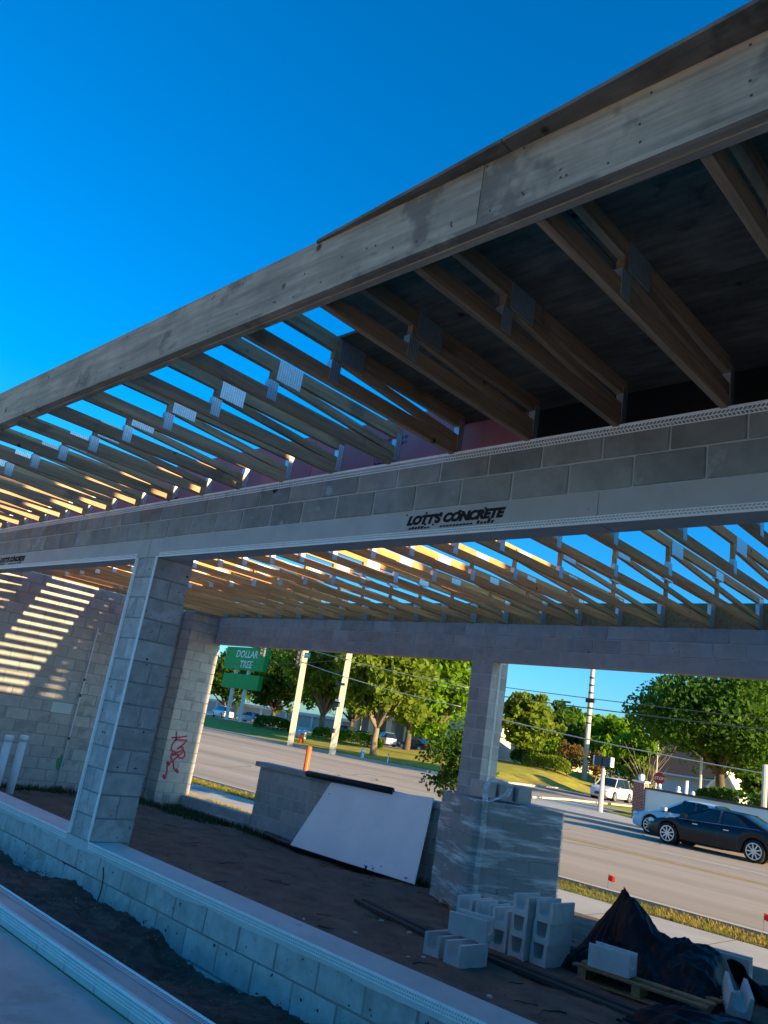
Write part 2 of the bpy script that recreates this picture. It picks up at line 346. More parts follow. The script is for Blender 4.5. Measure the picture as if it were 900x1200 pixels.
mb = MB(); rr = random.Random(31)
for k in range(26):
    x = rr.uniform(-40, 0); y = rr.uniform(14.2, 32); th = rr.choice((0, 0, 1.57)) + rr.uniform(-.3, .3); pts = [Vector((x, y, GZ + .0045))]
    for i in range(rr.randint(8, 22)): th += rr.uniform(-.35, .35); pts.append(pts[-1] + Vector((math.cos(th), math.sin(th), 0)) * rr.uniform(.2, .5))
    mb.ribbon(pts, rr.uniform(.02, .05), (0, 0, 1), .0005)
mb.obj('road_cracks', mat('crack_sealer', (.06, .055, .05), .8), kind='structure')
def rough(name, xs, ys, zf, m, amp=.03, sc=2.2):
    vs = []
    for x in xs:
        for y in ys:
            n = noise.noise(Vector((x * sc, y * sc, 1.3))) + .5 * noise.noise(Vector((x * sc * 3.1, y * sc * 3.1, 5))) + .32 * noise.noise(Vector((x * sc * 8, y * sc * 8, 9))) + .14 * noise.noise(Vector((x * sc * 21, y * sc * 21, 3)))
            vs.append((x, y, zf(x, y) + amp * n))
    ny = len(ys); fs = [(i * ny + j, (i + 1) * ny + j, (i + 1) * ny + j + 1, i * ny + j + 1) for i in range(len(xs) - 1) for j in range(ny - 1)]
    return MB().add(vs, fs).obj(name, m, smooth=True, kind='structure')
def dirtz(x, y): return -1.885 - .085 * sm((y - 7.2) / 2.3) * sm((-7.2 - x) / 2.0) - .04 * sm((y - 8.6) / 1.6)
rough('porch_ground', np.arange(-14.9, 1.6, .055), np.arange(4.0, 9.90, .055), dirtz, M_dirt, .032)
rough('outer_ground', np.arange(-20.0, 1.6, .08), np.append(np.arange(9.74, 10.9, .08), 11.0), lambda x, y: -1.925 + (.14 * sm((10.7 - y) / .8) - 0) * sm((-7.4 - x) / .6), M_dirt, .016)
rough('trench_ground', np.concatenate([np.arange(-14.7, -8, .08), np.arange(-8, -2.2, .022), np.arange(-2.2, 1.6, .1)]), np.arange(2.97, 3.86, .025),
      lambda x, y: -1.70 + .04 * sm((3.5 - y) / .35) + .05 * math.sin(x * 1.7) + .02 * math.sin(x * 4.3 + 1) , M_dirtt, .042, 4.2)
MB().box(-14.8, 3, -4, 2.8, -1.95, -1.70).obj('slab_floor', M_slab, kind='structure')

# ------------------------------------------------------------------ block walls of the porch
XL = -14.85; ZS = -1.30; ZB = 1.333; ZT = 1.905
FY = 3.80; BY = 9.70
# front sill wall
t = thing('front_sill_wall', 'low pale block sill wall running along the bottom of the near opening', 'wall')
MB().box(-14.8, 1.4, FY + .006, FY + .294, -2.3, ZS - .02).obj('mortar_joint', M_mortard, t)
block_courses(t, 'x', -14.8, 1.4, FY, .30, ZS - .042 - BH * 3, 3, M_front, off=0)
# smooth coat on the sill, ragged lower edge
mb = MB(); xs_ = np.arange(-14.8, 1.41, .07)
for i in range(len(xs_) - 1):
    x0, x1 = xs_[i], xs_[i + 1]
    e0 = ZS - .078 + .022 * noise.noise(Vector((x0 * 2.3, 0, 0))) + .010 * noise.noise(Vector((x0 * 9, 0, 0))); e1 = ZS - .078 + .022 * noise.noise(Vector((x1 * 2.3, 0, 0))) + .010 * noise.noise(Vector((x1 * 9, 0, 0)))
    mb.add([(x0, FY - .006, e0), (x1, FY - .006, e1), (x1, FY - .006, ZS), (x0, FY - .006, ZS), (x0, FY + .31, ZS), (x1, FY + .31, ZS), (x0, FY + .31, ZS - .05), (x1, FY + .31, ZS - .05), (x0, FY + .01, e0), (x1, FY + .01, e1)],
           [(0, 1, 2, 3), (3, 2, 5, 4), (4, 5, 7, 6), (8, 9, 1, 0)])
mb.obj('sill_coat', M_cap, t)
bead(t, (-6.92, FY - .008, ZS), (1.3, FY - .008, ZS), (0, 0, -1), (0, -1, 0), .046, .020)
bead(t, (-14.8, FY - .008, ZS), (-7.345, FY - .008, ZS), (0, 0, -1), (0, -1, 0), .046, .020)
rr = random.Random(21); mb = MB()
for px, py, r_ in ((168, 1082, .028), (171, 1079, .014), (178, 1087, .015), (194, 1090, .022), (197, 1086, .012), (207, 1094, .018), (211, 1060, .02), (251, 1107, .022), (265, 1118, .018), (352, 1172, .02), (150, 1047, .012), (340, 1098, .012), (420, 1140, .014), (372, 1185, .016), (95, 1010, .012), (60, 985, .012), (300, 1080, .01), (232, 1048, .01)):
    c = onY(px, py, FY - .003); n_ = 9
    mb.add([(c.x + r_ * .75 * rr.uniform(.2, 1.1) * math.cos(k * 6.283 / n_), c.y, c.z + .75 * r_ * rr.uniform(.2, 1.3) * math.sin(k * 6.283 / n_)) for k in range(n_)], [tuple(range(n_))])
pts = [onY(px, py, FY - .003) for px, py in ((121, 1017), (121, 1030), (118, 1045), (112, 1062))]
mb.ribbon(pts, .012, (0, -1, 0), .001)
mb.obj('tar_mark', M_stencil, t)
# front column
CX0, CX1 = -7.336, -6.930
t = thing('front_column', 'square grey block column rising from the near sill wall at left', 'column')
MB().box(CX0 + .006, CX1 - .006, FY + .006, FY + .400, ZS - .3, ZB + .19).obj('mortar_joint', M_mortard, t)
for c in range(13):
    z = ZS + (c + .5) * .2025
    for k in (0, 1):
        if c % 2 == 0:
            link('block', bevbox(.196, .402, .193, M_front, .006, str(k)), t, (CX0 + .101 + k * .203 + .001, FY + .203 + random.uniform(-.002, .001), z))
        else:
            link('block', bevbox(.400, .196, .193, M_front, .006, str(k)), t, ((CX0 + CX1) / 2, FY + .102 + k * .203, z), (0, 0, random.uniform(-.004, .004)))
bead(t, (CX1, FY - .004, ZS + .01), (CX1, FY - .004, ZB), (-1, 0, 0), (0, -1, 0), .036, .020)
bead(t, (CX0, FY - .004, ZS + .01), (CX0, FY - .004, ZB), (1, 0, 0), (0, -1, 0), .046, .020)
# front beam
t = thing('front_beam', 'long near block lintel beam with stencilled lettering crossing the frame', 'beam')
MB().box(-14.8, 1.4, FY + .007, FY + .193, ZB + .01, ZT - .01).obj('mortar_joint', M_mortar, t)
for a, b in ((-14.8, -11.2), (-11.19, -7.15), (-7.14, -2.2), (-2.19, 1.4)):
    MB().box(a, b, FY + .001, FY + .2, ZB, ZB + .186).obj('lintel', M_lintel, t)
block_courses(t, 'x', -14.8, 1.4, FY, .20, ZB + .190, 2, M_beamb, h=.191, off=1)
bead(t, (-14.8, FY - .001, ZT), (1.4, FY - .001, ZT), (0, 0, -1), (0, -1, 0), .052, .022, nose=True)
bead(t, (CX1 + .01, FY - .001, ZB), (1.4, FY - .001, ZB), (0, 0, 1), (0, -1, 0), .040, .022)
bead(t, (-14.8, FY - .001, ZB), (CX0 - .01, FY - .001, ZB), (0, 0, 1), (0, -1, 0), .040, .022)
def text(name, s, size, parent, m, origin, xdir, zdir, shear=0, wd=1.0, thick=.0015, kind=None, bold=0.0, align='LEFT'):
    cu = D.curves.new('t', 'FONT'); cu.body = s; cu.size = size; cu.shear = shear; cu.extrude = thick; cu.align_x = align; cu.offset = bold; cu.resolution_u = 3
    o = D.objects.new('t', cu); C.objects.link(o)
    me = D.meshes.new_from_object(o.evaluated_get(bpy.context.evaluated_depsgraph_get())); D.objects.remove(o)
    x = Vector(xdir).normalized(); z = Vector(zdir).normalized(); n = x.cross(z)
    M = Matrix(((x.x * wd, z.x, n.x, origin[0]), (x.y * wd, z.y, n.y, origin[1]), (x.z * wd, z.z, n.z, origin[2]), (0, 0, 0, 1)))
    me.transform(M); me.materials.clear(); me.materials.append(m); o = link(name, me, parent)
    return o
text('stencil_lettering', "LOTT'S CONCRETE", .082, t, M_stencil, (-3.66, FY - .0015, ZB + .088), (1, 0, .0), (0, 0, 1), .30, 1.13, bold=.0055)
text('stencil_lettering', "LOTT'S CONCRETE", .082, t, M_stencil, (-11.06, FY - .0015, ZB + .088), (1, 0, .0), (0, 0, 1), .30, 1.13, bold=.0055)
for xo in (-3.66, -11.06):   # worn second line and underline of the stencil
    mb = MB(); rr = random.Random(3)
    for k in range(26):
        if k in (7, 8, 9, 20): continue
        x = xo + .02 + k * .028; h_ = rr.uniform(.010, .026) if k < 7 or k > 20 else .012
        mb.add([(x, FY - .0015, ZB + .052), (x + .022, FY - .0015, ZB + .052), (x + .028, FY - .0015, ZB + .052 + h_), (x + .007, FY - .0015, ZB + .052 + h_)], [(0, 1, 2, 3)])
    for k in range(16):
        x = xo + rr.uniform(-.01, .80); z = ZB + rr.choice((.085, .092, .145, .155, .12)) + rr.uniform(-.012, .012); r_ = rr.uniform(.005, .017); m_ = 7
        mb.add([(x + r_ * rr.uniform(.5, 1.3) * math.cos(q * 6.283 / m_), FY - .0018 - k * .00002, z + r_ * rr.uniform(.3, .8) * math.sin(q * 6.283 / m_)) for q in range(m_)], [tuple(range(m_))])
    mb.obj('stencil_underline', M_stencil, t)
# dark holes and tar blobs along the beam's top
mb = MB()
for px, py in ((309, 573), (323, 574), (266, 580), (207, 585)):
    p = onY(px, py, FY - .002); mb.add([(p.x - .05, p.y, p.z + .02), (p.x + .02, p.y, p.z + .02), (p.x + .035, p.y, p.z - .01), (p.x - .02, p.y, p.z - .035)], [(0, 3, 2, 1)])
mb.obj('tar_mark', M_stencil, t)

# left wall and its corner pier
t = thing('left_wall', 'tall grey block wall at left with bands of low sunlight on it', 'wall')
MB().box(XL - .194, XL - .006, 2.2, 9.9, -2.1, ZT - .01).obj('mortar_joint', M_mortard, t)
block_courses(t, 'y', 3.1, 9.06, XL, -.2, ZT - 19 * BH, 19, M_wall, off=0)
# pale replaced block and green spray
o = link('block', bevbox(.012, .39, .19, M_cap, .003, '9'), t, (XL + .004, 6.93, ZT - 19 * BH + 7.5 * BH)); tag(o, 'pale patched block')
t = thing('corner_pier', 'grey block pier in the far left corner marked with red graffiti', 'pier')
MB().box(XL + .0, -14.456, 9.066, 9.80, -2.1, ZT - .01).obj('mortar_joint', M_mortard, t)
for c in range(19):
    z = ZT - (c + .5) * BH
    if c % 2 == 0: segs = ((9.06, 9.26), (9.26, 9.66), (9.66, 9.86))
    else: segs = ((9.06, 9.46), (9.46, 9.86))
    for a, b in segs: link('block', bevbox(.40, b - a - J, BH - J, M_wall, .006, str(c % 4)), t, (-14.65 + random.uniform(-.001, .001), (a + b) / 2, z))
G = lambda x, y: onX(160 + x / 9.23, 820 + y / 9.23, -14.446)
mb = MB()
for st in ([(430, 355), (428, 430)], [(380, 410), (460, 408), (545, 393)], [(430, 430), (545, 440), (510, 480), (455, 520)], [(440, 530), (480, 515), (503, 515)],
           [(430, 430), (400, 465), (385, 490), (375, 535), (390, 560), (430, 572), (470, 560), (500, 535)], [(500, 530), (522, 580), (520, 610), (495, 635), (465, 630), (440, 610)],
           [(505, 560), (450, 610), (400, 655), (345, 690)], [(340, 680), (330, 710), (330, 770), (318, 810), (293, 840)], [(450, 590), (375, 600), (368, 625), (385, 645)], [(395, 670), (402, 735), (420, 765), (435, 775)], [(380, 580), (400, 590), (420, 580)]):
    mb.ribbon([G(*p) for p in st], .032, (1, 0, 0))
for cx, cy in ((340, 690), (296, 835), (433, 770)): p = G(cx, cy); mb.ribbon([p + Vector((0, -.02, .02)), p + Vector((0, .03, -.02))], .06, (1, 0, 0))
mb.obj('graffiti', M_red, t)
# far beam, column, low wall, stem wall
t = thing('far_beam', 'far block lintel beam over the street openings with roof trusses resting on it', 'beam')
MB().box(-14.44, 1.4, BY + .007, BY + .193, ZB + .01, ZT - .01).obj('mortar_joint', M_mortar, t)
for a, b in ((-14.44, -7.34), (-7.33, -6.0), (-5.99, -2.8), (-2.79, 1.4)): MB().box(a, b, BY + .001, BY + .2, ZB, ZB + .186).obj('lintel', M_block, t)
block_courses(t, 'x', -14.44, 1.4, BY, .20, ZB + .190, 2, M_block, h=.191)
t = thing('far_column', 'grey block column between the two street openings with a bead on its side', 'column')
KX0, KX1 = -7.525, -7.128
MB().box(KX0 + .006, KX1 - .006, BY + .006, BY + .400, -2.05, ZB + .1).obj('mortar_joint', M_mortar, t)
for c in range(16):
    z = ZB - (c + .5) * .2025
    for k in (0, 1):
        if c % 2 == 0: link('block', bevbox(.192, .40, .193, M_block, .006, str(k)), t, (KX0 + .099 + k * .199, BY + .203, z))
        else: link('block', bevbox(.392, .196, .193, M_block, .006, str(k)), t, ((KX0 + KX1) / 2, BY + .102 + k * .203, z))
bead(t, (KX1 + .004, BY + .20, -.9), (KX1 + .004, BY + .20, ZB), (0, -1, 0), (1, 0, 0), .03, .025)
t = thing('low_wall', 'waist high grey block wall between the doorway and the far column', 'wall')
MB().box(-12.12, -7.54, BY + .006, BY + .194, -2.1, -.90).obj('mortar_joint', M_mortar, t)
block_courses(t, 'x', -12.13, -7.54, BY, .20, -.89 - 6 * BH, 6, M_block)
MB().box(-12.22, -7.53, BY - .05, BY + .25, -.886, -.80).obj('cap', M_block, t)
t = thing('stem_wall', 'low concrete curb wall across the foot of the far left doorway', 'wall')
MB().box(-14.44, -12.14, BY, BY + .2, -2.1, -1.76).obj('curb', M_block, t)
for k in range(4): link('block', bevbox(.40, .16, .12, M_block, .01, str(k)), t, (-13.9 + k * .5, BY - .06, -1.985 + .01 * k), (0, 0, .1 * k))

# stub wall along the slab
t = thing('slab_edge_wall', 'stub of block wall at the slab edge with two perforated white beads', 'wall')
MB().box(-14.8, 1.4, 2.806, 2.994, -2.0, -1.604).obj('mortar_joint', M_mortar, t)
block_courses(t, 'x', -14.8, 1.4, 2.8, .2, -1.605 - BH, 1, M_cap)
# irregular mortar coat
MB().box(-14.8, 1.4, 2.815, 2.985, -1.606, -1.598).obj('mortar_top', M_slab, t)
bead(t, (-14.8, 3.004, -1.592), (1.4, 3.004, -1.592), (0, -1, 0), (0, 0, 1), .05, .022, rows=2)
bead(t, (-14.8, 2.80, -1.594), (1.4, 2.80, -1.594), (0, 1, 0), (0, 0, 1), .03, .022, rows=1)
bead(t, (-14.8, 2.795, -1.594), (1.4, 2.795, -1.594), (0, 0, -1), (0, -1, 0), .062, .022, rows=3, nose=False)
MB().box(-14.8, 1.4, 2.786, 2.796, -1.705, -1.697).obj('joint_filler', M_straw, t)

# taller wing of the same building to the right
t = thing('building_wing', 'tall block wing of the building closing the porch at its right end', 'building')
for y0, y1, z1 in ((-1.5, 4.5, 4.75), (4.51, 9.38, 3.62), (9.39, 11.54, 6.3)):
    MB().box(1.45, 9, y0, y1, -2.1, z1).obj('wall', M_block, t); MB().box(1.36, 9.09, y0 - .04, y1 + (.05 if y1 > 11 else -.06), z1, z1 + .12).obj('coping', M_cap, t)

# ------------------------------------------------------------------ roof trusses
def cc(name, mb, m): return (name, mb.mesh(name, m))
hw = .019; zb0, zb1, zt0, zt1 = 1.905, 1.994, 2.115, 2.204
def truss_parts(y0, y1, posts, diags, plates, up=0.0, mp=None):
    mp = mp or M_pine
    zt0, zt1 = 2.115 + up, 2.204 + up
    P = []
    P.append(cc('bottom_chord', MB().box(-hw, hw, y0, y1, zb0, zb1), mp)); P.append(cc('top_chord', MB().box(-hw, hw, y0, y1, zt0, zt1), mp))
    for y in posts: P.append(cc('post', MB().box(-hw, hw, y - .019, y + .019, zb1, zt0), mp))
    for a, b in diags: P.append(cc('diagonal', MB().bar((0, a, zt0 - .0275), (0, b, zb1 + .0275), 2 * hw - .004, .055), mp))
    for y, z, wy, wz in plates:
        if z > 2.1: z += up
        elif wz > .18: z += up / 2; wz += up
        P.append(cc('gusset_plate', MB().box(-hw - .0035, hw + .0035, y - wy / 2, y + wy / 2, z - wz / 2, z + wz / 2), M_plate))
    return P
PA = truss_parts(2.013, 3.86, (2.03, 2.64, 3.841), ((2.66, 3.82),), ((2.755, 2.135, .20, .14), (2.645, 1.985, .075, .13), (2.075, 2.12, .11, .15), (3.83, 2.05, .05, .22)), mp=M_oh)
PB = truss_parts(4.04, 9.80, (4.06, 5.02, 6.12, 7.20, 8.42, 9.781), ((6.10, 4.10), (7.22, 9.74)),
                 ((7.36, 2.13, .26, .145), (7.215, 1.99, .08, .13), (5.98, 2.13, .26, .145), (6.11, 1.99, .08, .13), (9.71, 2.05, .12, .26), (5.02, 2.14, .2, .10), (8.44, 2.14, .2, .09), (4.7, 1.955, .2, .07), (4.09, 2.05, .1, .2)), .092)
TX = [-1.50 - .61 * k for k in range(-4, 22)]
ORD = 'first second third fourth fifth sixth seventh eighth ninth tenth eleventh twelfth thirteenth fourteenth fifteenth sixteenth seventeenth eighteenth nineteenth twentieth twenty-first twenty-second twenty-third'.split()
for P, name, lab, grp in ((PA, 'overhang_truss', 'short wooden truss with steel plates between the fascia and the near beam', 'short trusses side by side behind the fascia'),
                          (PB, 'roof_truss', 'long flat wooden truss with steel plates spanning from near beam to far beam', 'long trusses side by side over the porch')):
    t0 = None; first = 3 if name == 'overhang_truss' else 5
    for ti, x in enumerate(TX):
        if t0 is None:
            t0 = o = thing(name, lab, 'roof truss', (x, 0, 0), 0, grp)
            for n, me in P: link(n, me, t0)
        else: o = copy_tree(t0)
        if ti >= first and ti - first < len(ORD): o['label'] = ('short wooden truss behind the fascia, ' if name == 'overhang_truss' else 'long wooden truss resting on the far beam, ') + ORD[ti - first] + ' from the right in the photo'
        else: o['label'] = lab
        o.location = (x, 0, random.uniform(-.002, .002)); o.rotation_euler.z = random.uniform(-.0022, .0022); o.rotation_euler.y = random.uniform(-.012, .012)
t = thing('fascia', 'weathered grey timber fascia running diagonally along the roof edge', 'fascia')
jx = onY(565, 215, 1.936).x
MB().box(-15, jx - .002, 1.936, 1.974, 1.928, 2.222).obj('board', M_fascia, t)
MB().box(jx + .002, 1.4, 1.936, 1.974, 1.928, 2.222).obj('board', M_fascia, t)
MB().box(-15, 1.4, 1.930, 1.975, 1.905, 1.926).obj('edge_strip', M_fascia, t)
MB().box(-15, 1.4, 1.9765, 2.011, 1.899, 2.200).obj('backing_board', M_fascia, t)
mb = MB(); rr = random.Random(9)
for x in np.arange(-6.5, 0, .16):     # nail heads
    for k in range(rr.randint(0, 3)): p = (x + rr.uniform(-.04, .04), 1.9345, rr.choice((1.97, 2.06, 2.18)) + rr.uniform(-.02, .02)); mb.box(p[0] - .004, p[0] + .004, p[1], p[1] + .003, p[2] - .004, p[2] + .004)
mb.obj('nail_head', M_dkg, t, kind='stuff')
t = thing('parapet_sheathing', 'brown strand board standing behind the truss ends on the far beam', 'sheathing')
for k in range(7): MB().box(-14.4 + k * 2.44, -14.4 + (k + 1) * 2.44 - .005, 9.835, 9.85, ZT, 2.25).obj('strand_board', M_osb, t)
t = thing('end_sheathing', 'strand board strip on top of the left block wall', 'sheathing')
for k in range(4): MB().box(-14.88, -14.86, 1.9 + k * 2.0, 1.9 + (k + 1) * 2.0 - .005, ZT + .0, 2.34).obj('strand_board', M_osb, t)
MB().box(-14.85, -14.41, 9.835, 9.85, ZT, 2.34).obj('strand_board', M_osb, t)
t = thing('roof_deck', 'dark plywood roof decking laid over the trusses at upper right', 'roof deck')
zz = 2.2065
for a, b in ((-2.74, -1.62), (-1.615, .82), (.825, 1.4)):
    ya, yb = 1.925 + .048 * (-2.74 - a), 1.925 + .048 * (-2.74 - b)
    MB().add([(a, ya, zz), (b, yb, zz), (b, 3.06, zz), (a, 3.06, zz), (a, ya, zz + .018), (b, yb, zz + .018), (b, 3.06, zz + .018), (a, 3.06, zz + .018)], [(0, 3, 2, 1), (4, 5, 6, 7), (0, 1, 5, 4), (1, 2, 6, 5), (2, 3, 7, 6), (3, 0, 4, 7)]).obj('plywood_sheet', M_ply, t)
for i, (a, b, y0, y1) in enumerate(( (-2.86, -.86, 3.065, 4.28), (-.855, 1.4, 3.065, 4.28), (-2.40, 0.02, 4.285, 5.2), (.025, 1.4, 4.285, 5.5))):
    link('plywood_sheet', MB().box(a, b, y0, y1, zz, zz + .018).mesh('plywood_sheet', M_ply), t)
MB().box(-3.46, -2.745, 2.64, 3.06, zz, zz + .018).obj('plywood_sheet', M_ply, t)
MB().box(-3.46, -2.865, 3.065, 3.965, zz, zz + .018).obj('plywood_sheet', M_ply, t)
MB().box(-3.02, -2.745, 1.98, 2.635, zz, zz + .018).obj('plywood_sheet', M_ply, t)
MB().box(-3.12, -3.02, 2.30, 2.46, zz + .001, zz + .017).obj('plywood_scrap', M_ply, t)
t = thing('blocking_board', 'pink sheathing board standing behind the truss ends above the near beam', 'sheathing')
for a, b in ((-14.8, -12.37), (-12.36, -9.93), (-9.92, -7.49), (-7.48, -5.05), (-5.04, -2.86), (-2.85, -.17), (-.16, 1.4)):
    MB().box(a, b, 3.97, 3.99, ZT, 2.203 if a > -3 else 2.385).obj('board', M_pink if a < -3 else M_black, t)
MB().box(-4.28, -4.125, 3.9685, 3.9695, 2.0, 2.125).obj('print', M_purple, t)
text('print', "03", .105, t, M_pink, (-4.272, 3.967, 2.022), (1, 0, 0), (0, 0, 1), bold=.002)
mb = MB(); rr = random.Random(4)
for row, zz_ in enumerate((2.145, 2.19)):
    x = -4.28
    while x < -3.96:
        w_ = rr.uniform(.008, .02); mb.box(x, x + w_, 3.9683, 3.9695, zz_, zz_ + .026); x += w_ + rr.choice((.004, .004, .015))
mb.obj('print_line', M_purple, t, kind='stuff')

# ------------------------------------------------------------------ things in the porch
def on(px, py, z=-1.88): return onZ(px, py, z)
M_pal = mat('pallet_block_grey', (.26, .27, .27), .9, var=.12, scale=6, bump=.3, bscale=120, tone=.16)
# wrapped pallet of blocks: corner edge at (-6.0, 8.22)
PW = Matrix.Translation((-6.08, 8.22, 0)) @ Matrix.Rotation(math.radians(6), 4, 'Z')
t = thing('wrapped_block_pallet', 'shrink wrapped pallet of grey blocks standing before the far column', 'pallet of blocks', (-6.08, 8.25, -1.90), math.radians(62))
PL_, PD_ = 1.23, 1.02
for k in range(3): MB().box(0.03, PL_ - .03, .02 + k * .34, .12 + k * .34, .015, .10).obj('bearer', M_pined, t)
for k in range(7): MB().box(.0 + k * .185, .10 + k * .185, -.01, PD_ + .01, .10, .118).obj('slat', M_pined, t)
for k in range(5): MB().box(.0 + k * .28, .10 + k * .28, -.01, PD_ + .01, 0.0, .015).obj('slat', M_pined, t)
for c in range(6):
    z = .118 + .1 + c * .203
    if c % 2 == 0:
        for i in range(3):
            for j_ in range(5): link('block', bevbox(.404, .202, .199, M_pal, .004, str((i + j_) % 4)), t, (.205 + i * .408, .10 + j_ * .204, z), (0, 0, random.uniform(-.01, .01)))
    else:
        for i in range(6):
            for j_ in range(3): link('block', bevbox(.202, .404 if j_ < 2 else .2, .199, M_pal, .004, str((i + j_) % 4)), t, (.103 + i * .204, (.202 + j_ * .408) if j_ < 2 else .916, z), (0, 0, random.uniform(-.01, .01)))
# film: wrinkled sleeve
mb = MB(); ns = 96; nz = 44; H0, H1 = .06, 1.352; rr = random.Random(2)
def per(u):
    P_ = 2 * (PL_ + PD_); d = u * P_
    for (a, b, x0, y0, x1, y1) in ((0, PL_, 0, 0, 1, 0), (PL_, PL_ + PD_, 1, 0, 1, 1), (PL_ + PD_, 2 * PL_ + PD_, 1, 1, 0, 1), (2 * PL_ + PD_, P_ + 1, 0, 1, 0, 0)):
        if d <= b: k = (d - a) / (b - a); return ((x0 + (x1 - x0) * k) * PL_, (y0 + (y1 - y0) * k) * PD_)
for i in range(ns):
    x, y = per(i / ns); cx, cy = x - PL_ / 2, y - PD_ / 2
    for k in range(nz + 1):
        z = H0 + (H1 - H0) * k / nz; u = i / ns * 26
        n = .005 * noise.noise(Vector((u * .8, z * 7 + u * .25, 0))) + .004 * noise.noise(Vector((u * 2.2, z * 22 + u * 1.1, 3)))
        s_ = 1 + .022 + max(-.012, n) * 1.3
        mb.v.append((PL_ / 2 + cx * s_ + .0, PD_ / 2 + cy * (s_ + .008), z + .012 * noise.noise(Vector((u, 0, 0))) * (k == nz)))
for i in range(ns):
    for k in range(nz):
        a = i * (nz + 1) + k; b = ((i + 1) % ns) * (nz + 1) + k; mb.f.append((a, b, b + 1, a + 1))
mb.obj('stretch_film', M_film, t, smooth=True)
# loose strand of film pulled over the corner
mb = MB()
pts = [(.1, -.03, .1), (.08, -.035, .5), (.1, -.035, .95), (.09, -.02, 1.36), (.12, .08, 1.50), (.22, .15, 1.60), (.42, .2, 1.60), (.52, .18, 1.54), (.42, .06, 1.45), (.22, .0, 1.38), (.12, -.03, 1.33)]
for k in range(3): mb.tube([(x + .022 * k, y - .008 * k, z + .012 * math.sin(k * 2 + x * 20)) for x, y, z in pts], .013, 5)
mb.obj('film_strand', M_film, t, smooth=True)
# blocks lying loose on top of the wrap
for k, (x, y, rz, lab) in enumerate(((-6.44, 8.86, 62, 'loose grey block on the wrapped pallet, leftmost of three on top'), (-6.30, 9.05, 60, 'loose grey block on the wrapped pallet, middle one of three on top'), (-6.15, 9.23, 64, 'loose grey block on the wrapped pallet, rightmost of three on top'))):
    link('grey_block', bevbox(.196, .396, .193, M_block, .006, str(k)), None, (x, y, -1.90 + 1.36 + .099), (0, 0, math.radians(rz)), lab, 'concrete block', 'loose blocks on the wrapped pallet')

# U-shaped bond beam blocks
def ublock_mesh(L=.396, W=.196, H=.193, tw=.034, key=0):
    mb = MB(); prof = [(-W / 2, 0), (W / 2, 0), (W / 2, H), (W / 2 - tw, H), (W / 2 - tw - .010, .075), (W / 2 - tw - .03, .058), (-W / 2 + tw + .03, .058), (-W / 2 + tw + .010, .075), (-W / 2 + tw, H), (-W / 2, H)]
    n = len(prof)
    for y in (-L / 2, -L / 2 + .008, L / 2 - .008, L / 2):
        e = .003 if abs(y) == L / 2 else 0
        mb.v += [(px * (1 - e * 4), y, pz * (1 - e) + e) for px, pz in prof]
    for s_ in range(3):
        for k in range(n): a = s_ * n + k; b = s_ * n + (k + 1) % n; mb.f.append((a, b, b + n, a + n))
    for o_, rev in ((0, False), (3 * n, True)):
        for q in ((0, 1, 5, 6), (1, 2, 3, 4), (1, 4, 5), (0, 6, 7), (0, 7, 8, 9)):
            mb.f.append(tuple(o_ + i for i in (q if not rev else q[::-1])))
    me = mb.mesh('u_block', M_ub); bm = bmesh.new(); bm.from_mesh(me); bmesh.ops.recalc_face_normals(bm, faces=bm.faces); bm.to_mesh(me); bm.free(); return me
M_ub = mat('bond_beam_block', (.62, .59, .55), .9, var=.10, scale=9, bump=.5, bscale=140, tone=.06, spots=(24, .73, (.12, .12, .12)))
UB = ublock_mesh(); GB = -1.885
def ub(x, y, lvl, rz, lab, z=None, tilt=(0, 0)):
    return link('u_block', UB, None, (x, y, GB + lvl * .194 if z is None else z), (math.radians(tilt[0]), math.radians(tilt[1]), math.radians(rz)), lab, 'concrete block', 'loose channel blocks piled before the wrapped pallet')
a1 = -4
# right stack: corner at (-4.46, 7.49)
for l, w_ in enumerate(('lowest', 'middle', 'topmost')):
    ub(-4.545 - .0 + .01 * l, 7.68, l, a1 + l * 1.5, f'channel block, {w_} of the right column of three beside the black tarp')
    ub(-4.765, 7.62 + .01 * l, l, a1 + 1 - l, f'channel block, {w_} of the left column of three beside the black tarp')
# middle group, two high, with neighbours behind
ub(-5.03, 7.66, 0, 2, 'channel block at the bottom of the pair left of the three high stacks')
ub(-5.03, 7.66, 1, 0, 'channel block on top of the pair left of the three high stacks')
ub(-5.27, 7.66, 0, 3, 'channel block at the bottom behind the tilted long block'); ub(-5.27, 7.68, 1, 4, 'upper channel block behind the tilted long block, middle of the row')
ub(-5.51, 7.66, 0, 0, 'lowest channel block at the left end of the back row'); ub(-5.51, 7.68, 1, 3, 'upper channel block at the left end of the back row')
# front pair
ub(-4.80, 6.64, 0, -3, 'nearest channel block on the dirt, right one of the front pair'); ub(-5.08, 6.68, 0, -2, 'channel block on the dirt, left one of the front pair')
ub(-4.93, 6.86, 0, -78, 'long channel block lying across the top of the front pair', z=GB + .196, tilt=(0, 4))
# planks on the dirt
for k, (a, b, lab) in enumerate((((-6.9, 7.30), (-5.3, 6.96), 'dark timber plank on the dirt left of the blocks, nearer one'), ((-6.9, 7.42), (-5.2, 7.10), 'dark timber plank on the dirt left of the blocks, farther one'),
                                 ((-5.0, 7.05), (-2.9, 7.00), 'long dark timber running past the blocks towards the tarp'), ((-4.9, 7.17), (-2.8, 7.16), 'long dark timber under the edge of the tarp pallet'))):
    MB().bar((*a, -1.862), (*b, -1.868), .075, .035).obj('plank', mat('dark_wet_lumber', (.07, .055, .045), .8, var=.2, grain=(2, 20, 20)), label=lab, cat='plank', group='planks lying on the dirt')
